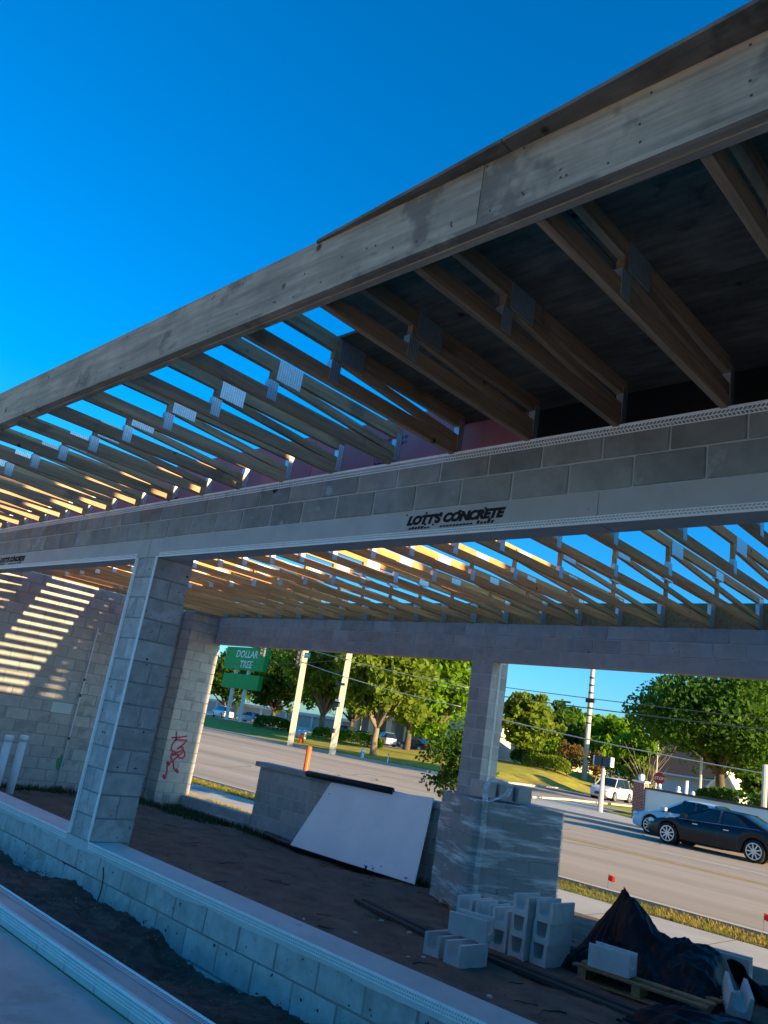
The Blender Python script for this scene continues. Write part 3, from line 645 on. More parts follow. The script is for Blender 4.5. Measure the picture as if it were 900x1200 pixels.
# leaning white board with black edging on the low wall
p = [Vector((-10.2, 9.12, -1.93)), Vector((-7.78, 9.14, -1.97)), Vector((-7.94, BY - .09, -.765)), Vector((-10.22, BY - .09, -.86))]
BLp = onY(340, 990, 9.05); BRp = onY(485, 1036, 9.1); TRp = onY(508, 935, BY - .10); TLp = onY(388, 917, BY - .10)
n_ = (BRp - BLp).cross(TLp - BLp).normalized(); th = n_ * -.022
MB().add([BLp, BRp, TRp, TLp] + [q + th for q in (BLp, BRp, TRp, TLp)], [(0, 1, 2, 3), (4, 7, 6, 5), (0, 4, 5, 1), (1, 5, 6, 2), (2, 6, 7, 3), (3, 7, 4, 0)]).obj('white_board', M_white, label='large white sheet leaning against the low block wall', cat='board')
a = onY(360, 907, BY - .10); b = onY(460, 927, BY - .12)
BO = D.objects['white_board']; mb = MB(); rr = random.Random(6); nn_ = (n_ if n_.y < 0 else -n_) * .0015
for k in range(26):
    u, v = rr.random(), rr.random() ** 2 * .9; c = (BLp.lerp(BRp, u)).lerp(TLp.lerp(TRp, u), .03 + v * .9) + nn_; ux = (BRp - BLp).normalized(); vx = (TLp - BLp).normalized(); r_ = rr.uniform(.006, .028) * (1.6 if v < .15 else 1)
    mb.add([c + ux * r_ * rr.uniform(.3, 1.6) * math.cos(q * 1.047) + vx * r_ * rr.uniform(.3, 1) * math.sin(q * 1.047) for q in range(6)], [tuple(range(6))])
mb.obj('mud_splash', mat('dry_mud', (.36, .30, .25), .9), BO, kind='stuff')
t = MB().tube([a + Vector((0, 0, .01)), b + Vector((0, 0, .0))], .052, 8).obj('foam_strip', M_black, smooth=True, label='black strip lying along the top of the low wall', cat='strip')
a = onZ(300, 978, -1.95); b = onZ(432, 1021, -1.90)
MB().tube([Vector((a.x, 9.5, -1.94)), Vector((BLp.x, 9.2, -1.92)), Vector((b.x, b.y, -1.87))], .055, 8).obj('foam_strip', M_black, smooth=True, label='black strip on the dirt along the foot of the white board', cat='strip')
# pvc stubs, conduit
for px, top, lab in ((11, (31, 862), 'white capped pipe standing in the dirt, right one of two'), (-7, (13, 862), 'white capped pipe standing in the dirt, left one of two')):
    g = onZ(px, 928, -1.87); q = onY(*top, g.y)
    t = thing('standpipe', lab, 'pipe', (g.x, g.y, -1.90), 0, 'white pipes by the left wall'); h_ = q.z + 1.90
    MB().tube([(0, 0, -.2), (0, 0, h_ - .06)], .066, 16).obj('pipe', M_pvc, t, smooth=True); MB().tube([(0, 0, h_ - .10), (0, 0, h_ - .012), (0, 0, h_)], [.076, .076, .06], 16).obj('pipe_cap', M_pvc, t, smooth=True)
t = thing('conduit', 'thin white conduit pipe strapped upright to the left wall', 'pipe', (XL + .03, 7.19, -1.9))
MB().tube([(0, 0, -.1), (0, .03, 1.6), (0, .04, 2.95), (.0, .04, 3.05)], .013, 8).obj('pipe', M_pvc, t, smooth=True)
for z in (.92, 1.72, 2.02): MB().tube([(0, .015 + z * .008, z), (0, .015 + z * .008, z + .05)], .02, 8).obj('coupling', M_dkg, t)
MB().box(-.03, .03, .02, .10, 2.93, 2.96).obj('strap', M_plate, t)
MB().tube([(0, 0, .0), (.03, -.05, -.0)], .012, 6).obj('foot', M_pvc, t)
rr = random.Random(8); mb = MB(); c = (7.17, -1.40)
pts = [(XL + .0035, c[0] + .10 * math.cos(a_) * rr.uniform(.6, 1.1), c[1] + .15 * math.sin(a_) * rr.uniform(.7, 1.1)) for a_ in np.linspace(0, 2 * math.pi, 22)[:-1]]
mb.add(pts, [tuple(range(21))]); mb.obj('spray_mark', M_gp, D.objects['left_wall'])

# tarp heap over a pallet
tp = thing('tarp_pallet', 'worn wooden pallet sticking out from under the black tarp', 'pallet', (-4.15, 7.50, -1.88), math.radians(4))
for k in range(3): MB().box(.02 + k * .52, .10 + k * .52, 0, 1.0, .02, .11).obj('bearer', M_pined, tp)
for k in range(6): MB().box(-.03, 1.2, -.02 + k * .19, .07 + k * .19, .112, .13).obj('slat', M_pined, tp)
for k in range(2): MB().box(0, 1.2, k * .8, .09 + k * .8, 0, .018).obj('slat', M_pined, tp)
ub(-3.87, 7.66, 0, 96, 'channel block standing at the near edge of the pallet under the tarp', z=-1.745)
ub(-3.30, 9.0, 0, 100, 'channel block on the ground behind the tarp', z=-1.72); ub(-3.30, 9.0, 0, 100, 'channel block under another one behind the tarp', z=-1.915)
ub(-2.93, 8.15, 0, 30, 'tilted channel block at the right end of the tarp', z=-1.80, tilt=(12, 8))
mb = MB(); nx, ny = 170, 130
X0, X1, Y0, Y1 = -4.70, -2.98, 7.74, 9.10
pk = onY(728, 1041, 8.35)
def tz(x, y):
    u = (x - X0) / (X1 - X0); v = (y - Y0) / (Y1 - Y0)
    b_ = .30 * math.exp(-((x + 3.95) / .62) ** 2 - ((y - 8.35) / .55) ** 2) + .26 * math.exp(-((x + 3.35) / .48) ** 2 - ((y - 8.45) / .5) ** 2)
    d = Vector((x - pk.x, (y - pk.y))); r_ = d.length; ang = math.atan2(d.y, d.x)
    peak = (pk.z + 1.90 - .30) * max(0, 1 - (r_ / (.27 + .07 * math.cos(ang * 3 + 1) + .16 * max(0, math.cos(ang))))) ** 1.15
    fold = .028 * abs(noise.noise(Vector((ang * 3.0, r_ * 1.2, 2)))) * 2 + .05 * noise.noise(Vector((x * 2.4 + y, y * 3.2, 1))) + .022 * noise.noise(Vector((x * 7, y * 5, 4))) + .020 * (1 - 2 * abs(noise.noise(Vector((x * 6 + y * 3, y * 6 - x * 2, 8))))) + .010 * (1 - 2 * abs(noise.noise(Vector((x * 15, y * 13, 2)))))
    edge = min(1, min(u, 1 - u, v, 1 - v) / .10)
    return -1.905 + (b_ + peak + fold * 1.5) * (edge ** .6) + .015
for i in range(nx):
    for j_ in range(ny):
        u = i / (nx - 1); v = j_ / (ny - 1)
        x = X0 + (X1 - X0) * u; y = Y0 + (Y1 - Y0) * v
        wob = .10 * noise.noise(Vector((u * 5, v * 5, 7)))
        mb.v.append((x + wob * (abs(u - .5) * 2), y + wob * (abs(v - .5) * 2), tz(x, y)))
for i in range(nx - 1):
    for j_ in range(ny - 1): a_ = i * ny + j_; mb.f.append((a_, a_ + ny, a_ + ny + 1, a_ + 1))
mb.obj('black_tarp', M_tarp, smooth=True, label='black plastic tarp draped into a peaked heap at lower right', cat='tarp')
mb = MB(); nx, ny = 70, 50; cx, cy = -2.72, 7.22
for i in range(nx):
    for j_ in range(ny):
        u = i / (nx - 1) * 2 - 1; v = j_ / (ny - 1) * 2 - 1; r2 = min(1, (u * u + v * v)) 
        z = (1 - r2) ** .7 * .17 + .10 * abs(noise.noise(Vector((u * 1.6 + v * 2, v * 5 - u * 2, 1)))) + .012 * noise.noise(Vector((u * 6, v * 6, 2)))
        mb.v.append((cx + u * .62 + .05 * noise.noise(Vector((u * 2, v * 2, 3))), cy + v * .42 + u * .1, -1.90 + z))
for i in range(nx - 1):
    for j_ in range(ny - 1): a_ = i * ny + j_; mb.f.append((a_, a_ + ny, a_ + ny + 1, a_ + 1))
mb.obj('black_tarp', M_tarp, smooth=True, label='crumpled black plastic sheet at the bottom edge right of the planks', cat='tarp')
mb = MB(); nx, ny = 26, 20
for i in range(nx):
    for j_ in range(ny):
        u = i / (nx - 1); v = j_ / (ny - 1)
        mb.v.append((-3.22 + .62 * u * (1 - .45 * v) + .04 * noise.noise(Vector((u * 5, v * 5, 1))), 8.72 + .16 * math.sin(u * 6) * (1 - v) + .3 * u, -1.92 + v * (.30 + .09 * math.sin(u * 5 + 1))))
for i in range(nx - 1):
    for j_ in range(ny - 1): a_ = i * ny + j_; mb.f.append((a_, a_ + ny, a_ + ny + 1, a_ + 1))
o = mb.obj('black_tarp', M_tarp, smooth=True, label='upright flap of black plastic right of the heap', cat='tarp')
md = o.modifiers.new('s', 'SOLIDIFY'); md.thickness = .004
# orange marker post and flags
g = onZ(358, 920, -1.9); g = Vector((onY(358, 903, 10.6).x, 10.6, -1.85)); q = onY(360, 874, 10.6)
t = thing('marker_post', 'orange tube marker post standing behind the low wall', 'marker post', g)
MB().tube([(0, 0, 0), (0, 0, q.z - g.z - .02), (0, 0, q.z - g.z)], [.05, .05, .03], 12).obj('tube', M_org, t, smooth=True)
for px, py, bb, lab in ((710, 1027, 1042, 'small red flag on a wire by the kerb, left one of two'), (893, 1073, 1092, 'small red flag on a wire by the kerb, right one of two')):
    g = onZ(px + 2, bb, GZ); q = onY(px, py, g.y)
    t = thing('survey_flag', lab, 'flag', g, 0, 'red survey flags along the kerb'); h_ = q.z - g.z
    MB().tube([(0, 0, 0), (0, 0, h_ + .05)], .003, 5).obj('wire', M_dkg, t)
    MB().add([(0, 0, h_ - .05), (.06, .02, h_ - .07), (.13, -.01, h_ - .06), (.13, -.01, h_ + .03), (.07, .02, h_ + .03), (0, 0, h_ + .05)], [(0, 1, 4, 5), (1, 2, 3, 4)]).obj('pennant', M_org if 0 else mat('flag_red', (.8, .04, .02), .5, translucent=.4), t)

# ground litter: pebbles, sand patches, weeds
mb = MB(); rr = random.Random(12)
for k in range(2600):
    tr_ = k % 4 == 0
    x = rr.uniform(-14.6, -.5); y = rr.uniform(3.02, 3.78) if tr_ else rr.uniform(4.3, 9.6); s_ = rr.uniform(.004, .015) * (1.3 if rr.random() < .1 else 1)
    z = (-1.68 + .05 * math.sin(x * 1.7) + .02 * math.sin(x * 4.3 + 1) + .02) if tr_ else dirtz(x, y) + .004
    M = Matrix.Translation((x, y, z)) @ Matrix.Rotation(rr.uniform(0, 6), 4, 'Z') @ Matrix.Rotation(rr.uniform(0, 6), 4, 'X') @ Matrix.Diagonal((s_, s_ * .8, s_ * .6, 1))
    mb.add([M @ Vector(v) for v in ((1, 0, 0), (-1, 0, 0), (0, 1, 0), (0, -1, 0), (0, 0, 1), (0, 0, -1))], [(0, 2, 4), (2, 1, 4), (1, 3, 4), (3, 0, 4), (2, 0, 5), (1, 2, 5), (3, 1, 5), (0, 3, 5)])
mb.obj('clods', mat('clod_brown', (.24, .16, .11), .95, var=.3, scale=9), kind='stuff')
mb = MB()
for k in range(22):
    x = rr.uniform(-7, -2.6); y = rr.uniform(4.6, 7.2); s_ = rr.uniform(.008, .024)
    M = Matrix.Translation((x, y, dirtz(x, y) + .012)) @ Matrix.Rotation(rr.uniform(0, 6), 4, 'Z') @ Matrix.Rotation(rr.uniform(-.3, .3), 4, 'X') @ Matrix.Diagonal((s_, s_ * .6, s_ * .35, 1))
    mb.box(-1, 1, -1, 1, -1, 1, M)
mb.obj('block_chips', M_ub, kind='stuff')
mb = MB()
for k in range(70):
    x = rr.uniform(-12, -2.6); y = rr.uniform(4.5, 9.3); th = rr.uniform(0, 6.28); p = Vector((x, y, dirtz(x, y) + .02)); pts = [p]
    for i in range(4): th += rr.uniform(-.6, .6); p = p + Vector((math.cos(th), math.sin(th), rr.uniform(-.15, .2))) * rr.uniform(.03, .10); pts.append(p)
    mb.tube(pts, [.006, .006, .005, .004, .002], 5)
mb.obj('twigs', M_bark, kind='stuff')
def tufts(name, regs, m, hmin, hmax, seed, zf, label=None):
    rr = np.random.default_rng(seed); V = []; Fc = []
    for (x0, x1, y0, y1, n) in regs:
        for _ in range(n):
            x = rr.uniform(x0, x1); y = rr.uniform(y0, y1); z = zf(x, y)
            for b_ in range(5):
                a_ = rr.uniform(0, 6.28); h_ = rr.uniform(hmin, hmax); l_ = h_ * rr.uniform(.2, .8); wd = h_ * .07 + .002
                dx, dy = math.cos(a_), math.sin(a_); o_ = len(V)
                V += [(x - dy * wd, y + dx * wd, z), (x + dy * wd, y - dx * wd, z), (x + dx * l_, y + dy * l_, z + h_)]; Fc.append((o_, o_ + 1, o_ + 2))
    mb = MB(); mb.v = V; mb.f = Fc; mb.obj(name, m, kind='stuff')
M_tuft = mat('tuft_yellow', (.22, .22, .03), .8, var=.4, scale=3, translucent=.4); M_tuftd = mat('tuft_straw', (.42, .30, .07), .8, var=.4, scale=3, translucent=.4); M_weed = mat('weed_green', (.05, .08, .025), .8, var=.3, translucent=.3)
tufts('verge_grass', [(-24, -1, 12.5, 13.38, 5200)], M_tuft, .02, .07, 1, lambda x, y: GZ + .012)
tufts('dry_verge_grass', [(-24, -12, 10.4, 10.9, 1500), (-6, -1, 12.5, 13.38, 500), (-24, -12, 12.5, 13.3, 700)], M_tuftd, .03, .09, 2, lambda x, y: GZ + .02)
tufts('weeds', [(-14.8, -14.3, 5.5, 9, 500), (-14.3, -7.5, 9.25, 9.65, 700), (-14.3, -12.2, 8.6, 9.6, 350)], M_weed, .03, .12, 3, dirtz)

# ------------------------------------------------------------------ trees and shrubs
def limb(mb, a, b, r0, r1, rr, n=4):
    a = Vector(a); b = Vector(b); pts = []; L = (b - a).length
    for i in range(n + 1):
        k = i / n; p = a.lerp(b, k); 
        if 0 < i < n: p += Vector((rr.uniform(-1, 1), rr.uniform(-1, 1), 0)) * L * (.022 if r0 > .2 else .05)
        pts.append(p)
    mb.tube(pts, [r0 + (r1 - r0) * i / n for i in range(n + 1)], 7)
def tree(label, pos, H, crown_r, trunk_h, m, nclump=60, nleaf=70, leaf=.22, tr=.22, bark=None, seed=1, flat=1.0, name='tree', cat='tree', group=None, crown_off=(0, 0), lean=(0, 0), sparse=1.0, base_z=0.35):
    rr = random.Random(seed); rg = np.random.default_rng(seed)
    t = thing(name, label, cat, pos, 0, group)
    mb = MB(); ch = (H - trunk_h) ; cz = trunk_h + ch * .5; crz = ch * .5
    top = Vector((lean[0], lean[1], trunk_h)); limb(mb, (0, 0, -.3), top, tr * .85, tr * .6, rr, 5)
    cents = []
    for i in range(nclump):
        for _ in range(30):
            d = Vector((rr.gauss(0, 1), rr.gauss(0, 1), rr.gauss(0, 1))).normalized(); k = rr.random() ** .42
            wob = .75 + .45 * noise.noise(Vector((d.x * 1.7 + seed, d.y * 1.7, d.z * 1.7)))
            p = Vector((d.x * crown_r * k * wob + crown_off[0], d.y * crown_r * k * wob + crown_off[1], cz + d.z * crz * k * flat * wob))
            if all((p - q).length > crown_r * .16 for q in cents): break
        cents.append(p)
    for i in range(min(12, nclump)):
        c = cents[i * len(cents) // 12 % len(cents)]; mid = top.lerp(c, .45) + Vector((0, 0, -abs(c.z - top.z) * .08)); limb(mb, top - Vector((0, 0, rr.uniform(0, .3) * trunk_h * .3)), mid, tr * .5, tr * .28, rr, 3); limb(mb, mid, c, tr * .28, tr * .07, rr, 3)
    mb.obj('trunk', bark or M_bark, t, smooth=True)
    n = nclump * nleaf; cidx = rg.integers(0, len(cents), n); ca = np.array([tuple(c) for c in cents])[cidx]
    cr = crown_r * .27 * (.6 + .8 * rg.random(len(cents)))[cidx]
    d = rg.normal(size=(n, 3)); d /= np.linalg.norm(d, axis=1)[:, None]; P = ca + d * (cr * rg.random(n) ** .33)[:, None] * np.array([1.15, 1.15, .75])
    a = rg.normal(size=(n, 3)) + np.array([0, 0, .4]); a /= np.linalg.norm(a, axis=1)[:, None]
    u = np.cross(a, rg.normal(size=(n, 3))); u /= np.linalg.norm(u, axis=1)[:, None]; v = np.cross(a, u)
    s_ = leaf * (.55 + .9 * rg.random(n))[:, None]
    V = np.concatenate([P - u * s_ * .5, P + v * s_ * .32, P + u * s_ * .5, P - v * s_ * .32], axis=1).reshape(-1, 3)
    me = D.meshes.new('crown'); me.vertices.add(4 * n); me.vertices.foreach_set('co', V.ravel()); me.loops.add(4 * n); me.loops.foreach_set('vertex_index', np.arange(4 * n)); me.polygons.add(n)
    me.polygons.foreach_set('loop_start', np.arange(n) * 4); me.update(); me.validate(); me.materials.append(m); link('crown', me, t)
    return t
def gz(x, y): return hgt(x, y)
def place(px, y, py=None):
    """world spot under picture column px at depth y; z from the ground there"""
    q = onY(px, py if py else 860, y); return Vector((q.x, y, gz(q.x, y)))
def ztop(px, py, y): return onY(px, py, y).z
def T(label, px, py_base, py_top, y, rpx, m, trunk_f=.3, **k):
    p = place(px, y, py_base); top = ztop(px, py_top, y); H = top - p.z; dist = math.hypot(p.x, p.y); r = rpx / F * dist * 1.25
    return tree(label, p, H, r, H * trunk_f * .58, m, **k)
TG = 'street trees beyond the road'
T('dark green tree behind the two panel store sign', 318, 850, 742, 82, 42, M_leafC, .28, seed=3, nclump=90, nleaf=120, leaf=.85, tr=.55, group=TG)
T('large dark tree at the far left behind the store sign', 262, 846, 760, 96, 34, M_leafC, .25, seed=4, nclump=60, nleaf=90, leaf=.9, tr=.5, group=TG)
T('green tree between the signal pole and the wooden pole', 374, 864, 722, 66, 46, M_leafB, .30, seed=5, nclump=110, nleaf=150, leaf=.60, tr=.5, group=TG, bark=M_palebark)
T('bright green tree with a pale forked trunk right of the wooden pole', 438, 874, 712, 53, 46, M_leafB, .33, seed=6, nclump=120, nleaf=150, leaf=.56, tr=.42, group=TG, bark=M_palebark)
T('green tree with a dark trunk near the far column', 478, 868, 728, 66, 46, M_leafA, .26, seed=7, nclump=110, nleaf=140, leaf=.7, tr=.5, group=TG)
T('blue green tree just left of the far column', 505, 884, 715, 60, 46, M_leafA, .30, seed=8, nclump=110, nleaf=150, leaf=.6, tr=.45, group=TG)
T('yellow green tree to the left behind the cream building', 410, 860, 760, 78, 40, M_leafB, .35, seed=9, nclump=60, nleaf=90, leaf=.8, tr=.4, group=TG)
# dark shrub tree close by at the column
p = Vector((onY(528, 960, 12.9).x, 12.9, GZ))
tree('dark leafy young tree beside the far column at the kerb', p, 2.75, .78, .55, M_leafC, nclump=46, nleaf=90, leaf=.085, tr=.035, seed=11, name='young_tree')
TR = 'trees beyond the side street'
T('yellow green tree just right of the far column', 612, 905, 806, 74, 30, M_leafB, .25, seed=12, nclump=60, nleaf=110, leaf=.6, tr=.3, group=TR)
T('dark green tree behind the small bare crape myrtle', 650, 905, 822, 95, 26, M_leafC, .2, seed=13, nclump=60, nleaf=90, leaf=.8, tr=.4, group=TR)
T('rounded green tree left of the tall pole', 676, 905, 826, 105, 24, M_leafA, .2, seed=14, nclump=60, nleaf=90, leaf=.8, tr=.4, group=TR)
T('rounded bright green tree right of the tall pole', 716, 915, 834, 92, 28, M_leafA, .2, seed=15, nclump=60, nleaf=100, leaf=.75, tr=.4, group=TR)
T('bright green tree left of the dark roofed building', 745, 920, 850, 80, 26, M_leafA, .2, seed=16, nclump=60, nleaf=100, leaf=.6, tr=.3, group=TR)
T('low dark tree at the far right under the big oak', 893, 950, 880, 66, 22, M_leafC, .15, seed=17, nclump=40, nleaf=90, leaf=.5, tr=.3, group=TR)
T('green tree above the hedge right of the far column', 632, 900, 846, 88, 20, M_leafA, .2, seed=23, nclump=40, nleaf=80, leaf=.6, tr=.3, group=TR)
q = Vector((onY(848, 935, 52).x, 52, gz(-18, 52)))
tree('huge spreading dark oak standing behind the white wall', q, ztop(820, 782, 52) - q.z, 5.7, 3.2, M_leafO, nclump=150, nleaf=240, leaf=.29, tr=.42, seed=18, crown_off=(.35, 0), flat=1.0, name='oak_tree', lean=(-.3, 0))
for px, yb, rp, lab, sd in ((664, 912, 15, 'small rust leaved crape myrtle left of the tall pole', 19), (697, 918, 12, 'small rust leaved crape myrtle right of the tall pole', 20)):
    T(lab, px, yb, 866 if px < 680 else 876, 74, rp, M_leafD, .45, seed=sd, nclump=26, nleaf=40, leaf=.30, tr=.10, bark=M_palebark, name='crape_myrtle', group='crape myrtles on the lawn')
# bare branched bush near the stop sign
p = Vector((onY(757, 925, 62).x, 62, gz(-24, 62) + .6)); rr = random.Random(4); mb = MB()
t = thing('bare_tree', 'nearly leafless pale tree behind the brick pillar', 'tree', p)
for k in range(26): a_ = rr.uniform(0, 6.28); l_ = rr.uniform(2.4, 4.2); limb(mb, (0, 0, .6), (math.cos(a_) * l_ * .55, math.sin(a_) * l_ * .5, .6 + l_ * rr.uniform(.5, .95)), .05, .012, rr, 3)
limb(mb, (0, 0, -.8), (0, 0, .7), .12, .08, rr, 2); mb.obj('branches', M_palebark, t)
T('thin yellow green tree overlapping the bare tree', 750, 925, 880, 66, 15, M_leafB, .3, seed=25, nclump=20, nleaf=50, leaf=.4, tr=.12, group=TR)
def shrub(label, px, y, rx, ry, h, m, seed, py=880, rz=0, leaf=.22, n=2400, name='hedge', cat='hedge', z=None):
    rg = np.random.default_rng(seed); p = place(px, y, py); 
    if z is not None: p.z = z
    d = rg.normal(size=(n, 3)); d /= np.linalg.norm(d, axis=1)[:, None]; d[:, 2] = abs(d[:, 2]); k = .82 + .18 * rg.random(n)
    P = np.stack([np.sign(d[:, 0]) * abs(d[:, 0]) ** .6 * rx * k, np.sign(d[:, 1]) * abs(d[:, 1]) ** .6 * ry * k, d[:, 2] ** .6 * h * k], 1)
    a = rg.normal(size=(n, 3)); a /= np.linalg.norm(a, axis=1)[:, None]; u = np.cross(a, rg.normal(size=(n, 3))); u /= np.linalg.norm(u, axis=1)[:, None]; v = np.cross(a, u)
    V = np.concatenate([P - u * leaf * .5, P + v * leaf * .35, P + u * leaf * .5, P - v * leaf * .35], 1).reshape(-1, 3)
    mb = MB(); mb.v = [tuple(x) for x in V]; mb.f = [(4 * i, 4 * i + 1, 4 * i + 2, 4 * i + 3) for i in range(n)]
    o = mb.obj(name, m, None, loc=p, rot=(0, 0, rz), label=label, cat=cat)
shrub('clipped green hedge at the foot of the signal pole', 318, 60, 3.0, 1.0, 1.5, M_leafC, 1, 855)
shrub('yellow green hedge right of the wooden pole', 418, 60, 3.6, 1.0, 1.3, M_leafA, 2, 868)
shrub('long low hedge left of the wooden pole', 386, 61, 2.4, 1.0, 1.2, M_leafA, 3, 862)
shrub('yellow green hedge beyond the far column', 640, 72, 2.6, 1.2, 1.5, M_leafB, 4, 903)
shrub('dark hedge before the far white house', 626, 75, 3.0, 1.2, 1.7, M_leafC, 5, 900)
shrub('dark hedge behind the silver car', 720, 84, 7.5, 1.6, 2.2, M_leafC, 6, 916)
shrub('dark hedge under the small crape myrtles', 680, 86, 6.0, 1.4, 2.0, M_leafC, 8, 910)
shrub('shrubs standing behind the white wall', 880, 44, 3.0, .8, 1.2, M_leafC, 7, 940, z=-.95)

# ------------------------------------------------------------------ buildings far off
def boxthing(name, label, px0, px1, pyb, pyt, y, depth, m, cat='building'):
    a = onY(px0, pyb, y); b = onY(px1, pyb, y); zt = max(ztop(px0, pyt, y), .2)
    t = thing(name, label, cat, (a.x, y, -2.2)); MB().box(0, b.x - a.x, 0, depth, 0, zt + 2.2).obj('wall', m, t); return t, b.x - a.x, zt + 2.2
t, W_, H_ = boxthing('store_building', 'long pale grey store wall behind the parked cars', 236, 398, 850, 820, 98, 20, M_greyst)
MB().box(-1, W_ + 1, -.4, 20, H_, H_ + .5).obj('parapet', M_whst, t)
for k in range(6): MB().box(4 + k * 7.5, 4.5 + k * 7.5, -.25, 0, .5, H_).obj('pilaster', M_whst, t)
MB().box(-.5, W_, -.06, 0, 0, 1.6).obj('plinth', M_whst, t)
# cream shopfront with columns
y = 92; a = onY(408, 865, y); b = onY(556, 880, y); t = thing('shopfront', 'cream shopfront with square columns behind the street trees', 'building', (a.x, y, -1.6)); W_ = b.x - a.x
MB().box(0, W_, 2.5, 12, 0, 5.2).obj('wall', M_greyst, t); MB().box(-.5, W_ + .5, -.4, 12, 4.2, 6.6).obj('canopy', M_cream, t)
for k in range(7): MB().box(.4 + k * W_ / 6.6, 1.5 + k * W_ / 6.6, -.2, .9, 0, 4.2).obj('column', M_cream, t)
for k in range(6): w0 = 1.9 + k * W_ / 6.6; f = MB().box(w0, w0 + W_ / 6.6 - 2.2, 2.44, 2.5, .6, 3.4).obj('window', M_whst, t); MB().box(w0 + .1, w0 + W_ / 6.6 - 2.3, 2.40, 2.43, .7, 3.3).obj('pane', M_glass, f)
MB().box(3.6, 5.6, 2.3, 2.38, .9, 2.5).obj('poster', M_green, t)
# white house right of far column
y = 92; a = onY(600, 900, y); b = onY(664, 905, y); t = thing('far_house', 'white and cream house glimpsed behind the hedges', 'house', (a.x, y, -1.6)); W_ = b.x - a.x
MB().box(0, W_, 0, 10, 0, 3.6).obj('wall', M_cream, t)
MB().add([(-1, -1, 3.6), (W_ + 1, -1, 3.6), (W_ + 1, 11, 3.6), (-1, 11, 3.6), (W_ * .2, 5, 6), (W_ * .8, 5, 6)], [(0, 1, 5, 4), (1, 2, 5), (2, 3, 4, 5), (3, 0, 4), (0, 3, 2, 1)]).obj('roof', M_roof, t)
for k in range(3): f = MB().box(1 + k * 2.4, 2 + k * 2.4, -.06, 0, 1, 2.4).obj('window', M_whst, t); MB().box(1.1 + k * 2.4, 1.9 + k * 2.4, -.09, -.062, 1.1, 2.3).obj('pane', M_glass, f)
# dark roofed building with cream gable at right
y = 76
def Q(px, py, yy): return onY(px, py, yy)
a = Q(762, 912, y); b = Q(900, 948, y); e = Q(778, 876, y)
t = thing('dark_roof_building', 'building with a steep dark roof and cream gables behind the white wall', 'building', (0, 0, 0))
ez = -.0
MB().box(a.x + .5, b.x + 6, y + .6, y + 14, -2.2, 1.0).obj('wall', M_whst, t)
zt_ = Q(790, 872, y + 7).z; xr0 = Q(772, 876, y + 7).x
MB().add([(a.x - .6, y - .4, .95), (b.x + 8, y - .4, .95), (b.x + 8, y + 7, zt_), (xr0, y + 7, zt_), (a.x - .6, y + 15, .95), (b.x + 8, y + 15, .95),
          (a.x - .6, y - .4, .8), (b.x + 8, y - .4, .8)], [(0, 1, 2, 3), (3, 2, 5, 4), (0, 3, 4), (1, 5, 2), (0, 6, 7, 1)]).obj('roof', M_roof, t)
MB().box(a.x - .5, b.x + 7.9, y - .46, y - .402, .78, .93).obj('gutter', M_whst, t)
def gable(px0, px1, pxm, pyt, pyb, yy):
    A = Q(px0, pyb, yy); B = Q(px1, pyb, yy); Tp = Q(pxm, pyt, yy); z0 = -2.0
    g = MB().add([(A.x, yy, z0), (B.x, yy, z0), (B.x, yy, A.z * .5 + .2), (Tp.x, yy, Tp.z), (A.x, yy, A.z * .5 + .2), (A.x, yy + 3, z0), (B.x, yy + 3, z0), (B.x, yy + 3, A.z * .5 + .2), (Tp.x, yy + 3, Tp.z), (A.x, yy + 3, A.z * .5 + .2)],
                 [(0, 1, 2, 3, 4), (5, 9, 8, 7, 6), (2, 7, 8, 3), (3, 8, 9, 4), (0, 4, 9, 5), (1, 6, 7, 2)]).obj('gable', M_cream, t)
    MB().bar((A.x - .2, yy - .1, A.z * .5 + .15), (Tp.x, yy - .1, Tp.z + .12), .3, .18).obj('bargeboard', M_whst, t); MB().bar((B.x + .2, yy - .1, A.z * .5 + .15), (Tp.x, yy - .1, Tp.z + .12), .3, .18).obj('bargeboard', M_whst, t)
gable(826, 866, 849, 903, 938, y - 3)

# white wall with brick pillar
y = 40.0; a = Q(742, 940, y); b = 2.0
zt_ = Q(755, 922, y).z
t = thing('white_wall', 'long white painted street wall ending in a brick pillar', 'wall', (a.x, y, -1.95))
MB().box(.62, b - a.x, 0, .25, 0, zt_ + 1.95 - .1).obj('wall', M_whst, t); MB().box(.60, b - a.x, -.05, .30, zt_ + 1.95 - .1, zt_ + 1.95).obj('coping', M_dkg, t)
pil = MB().box(0.01, .59, -.11, .39, 0, zt_ + 2.14).obj('pillar', M_mortar, t)
bkm = bevbox(.19, .02, .060, M_brick, .004); n_ = int((zt_ + 2.14) / .076)
bks = bevbox(.02, .19, .060, M_brick, .004)
for c in range(n_):
    for k in range(3): link('brick', bkm, pil, (.10 + k * .2 - (.0 if c % 2 else .03) + .02, -.113, .04 + c * .076))
    for k in range(2): link('brick', bks, pil, (.592, .02 + k * .2, .04 + c * .076))
MB().box(-.05, .65, -.17, .45, zt_ + 2.141, zt_ + 2.22).obj('pillar_cap', M_whst, t)
MB().tube([(.3, .14, zt_ + 2.22), (.3, .14, zt_ + 2.32), (.3, .14, zt_ + 2.5), (.3, .14, zt_ + 2.56)], [.1, .17, .16, .03], 10).obj('ball_finial', M_whst, t, smooth=True)
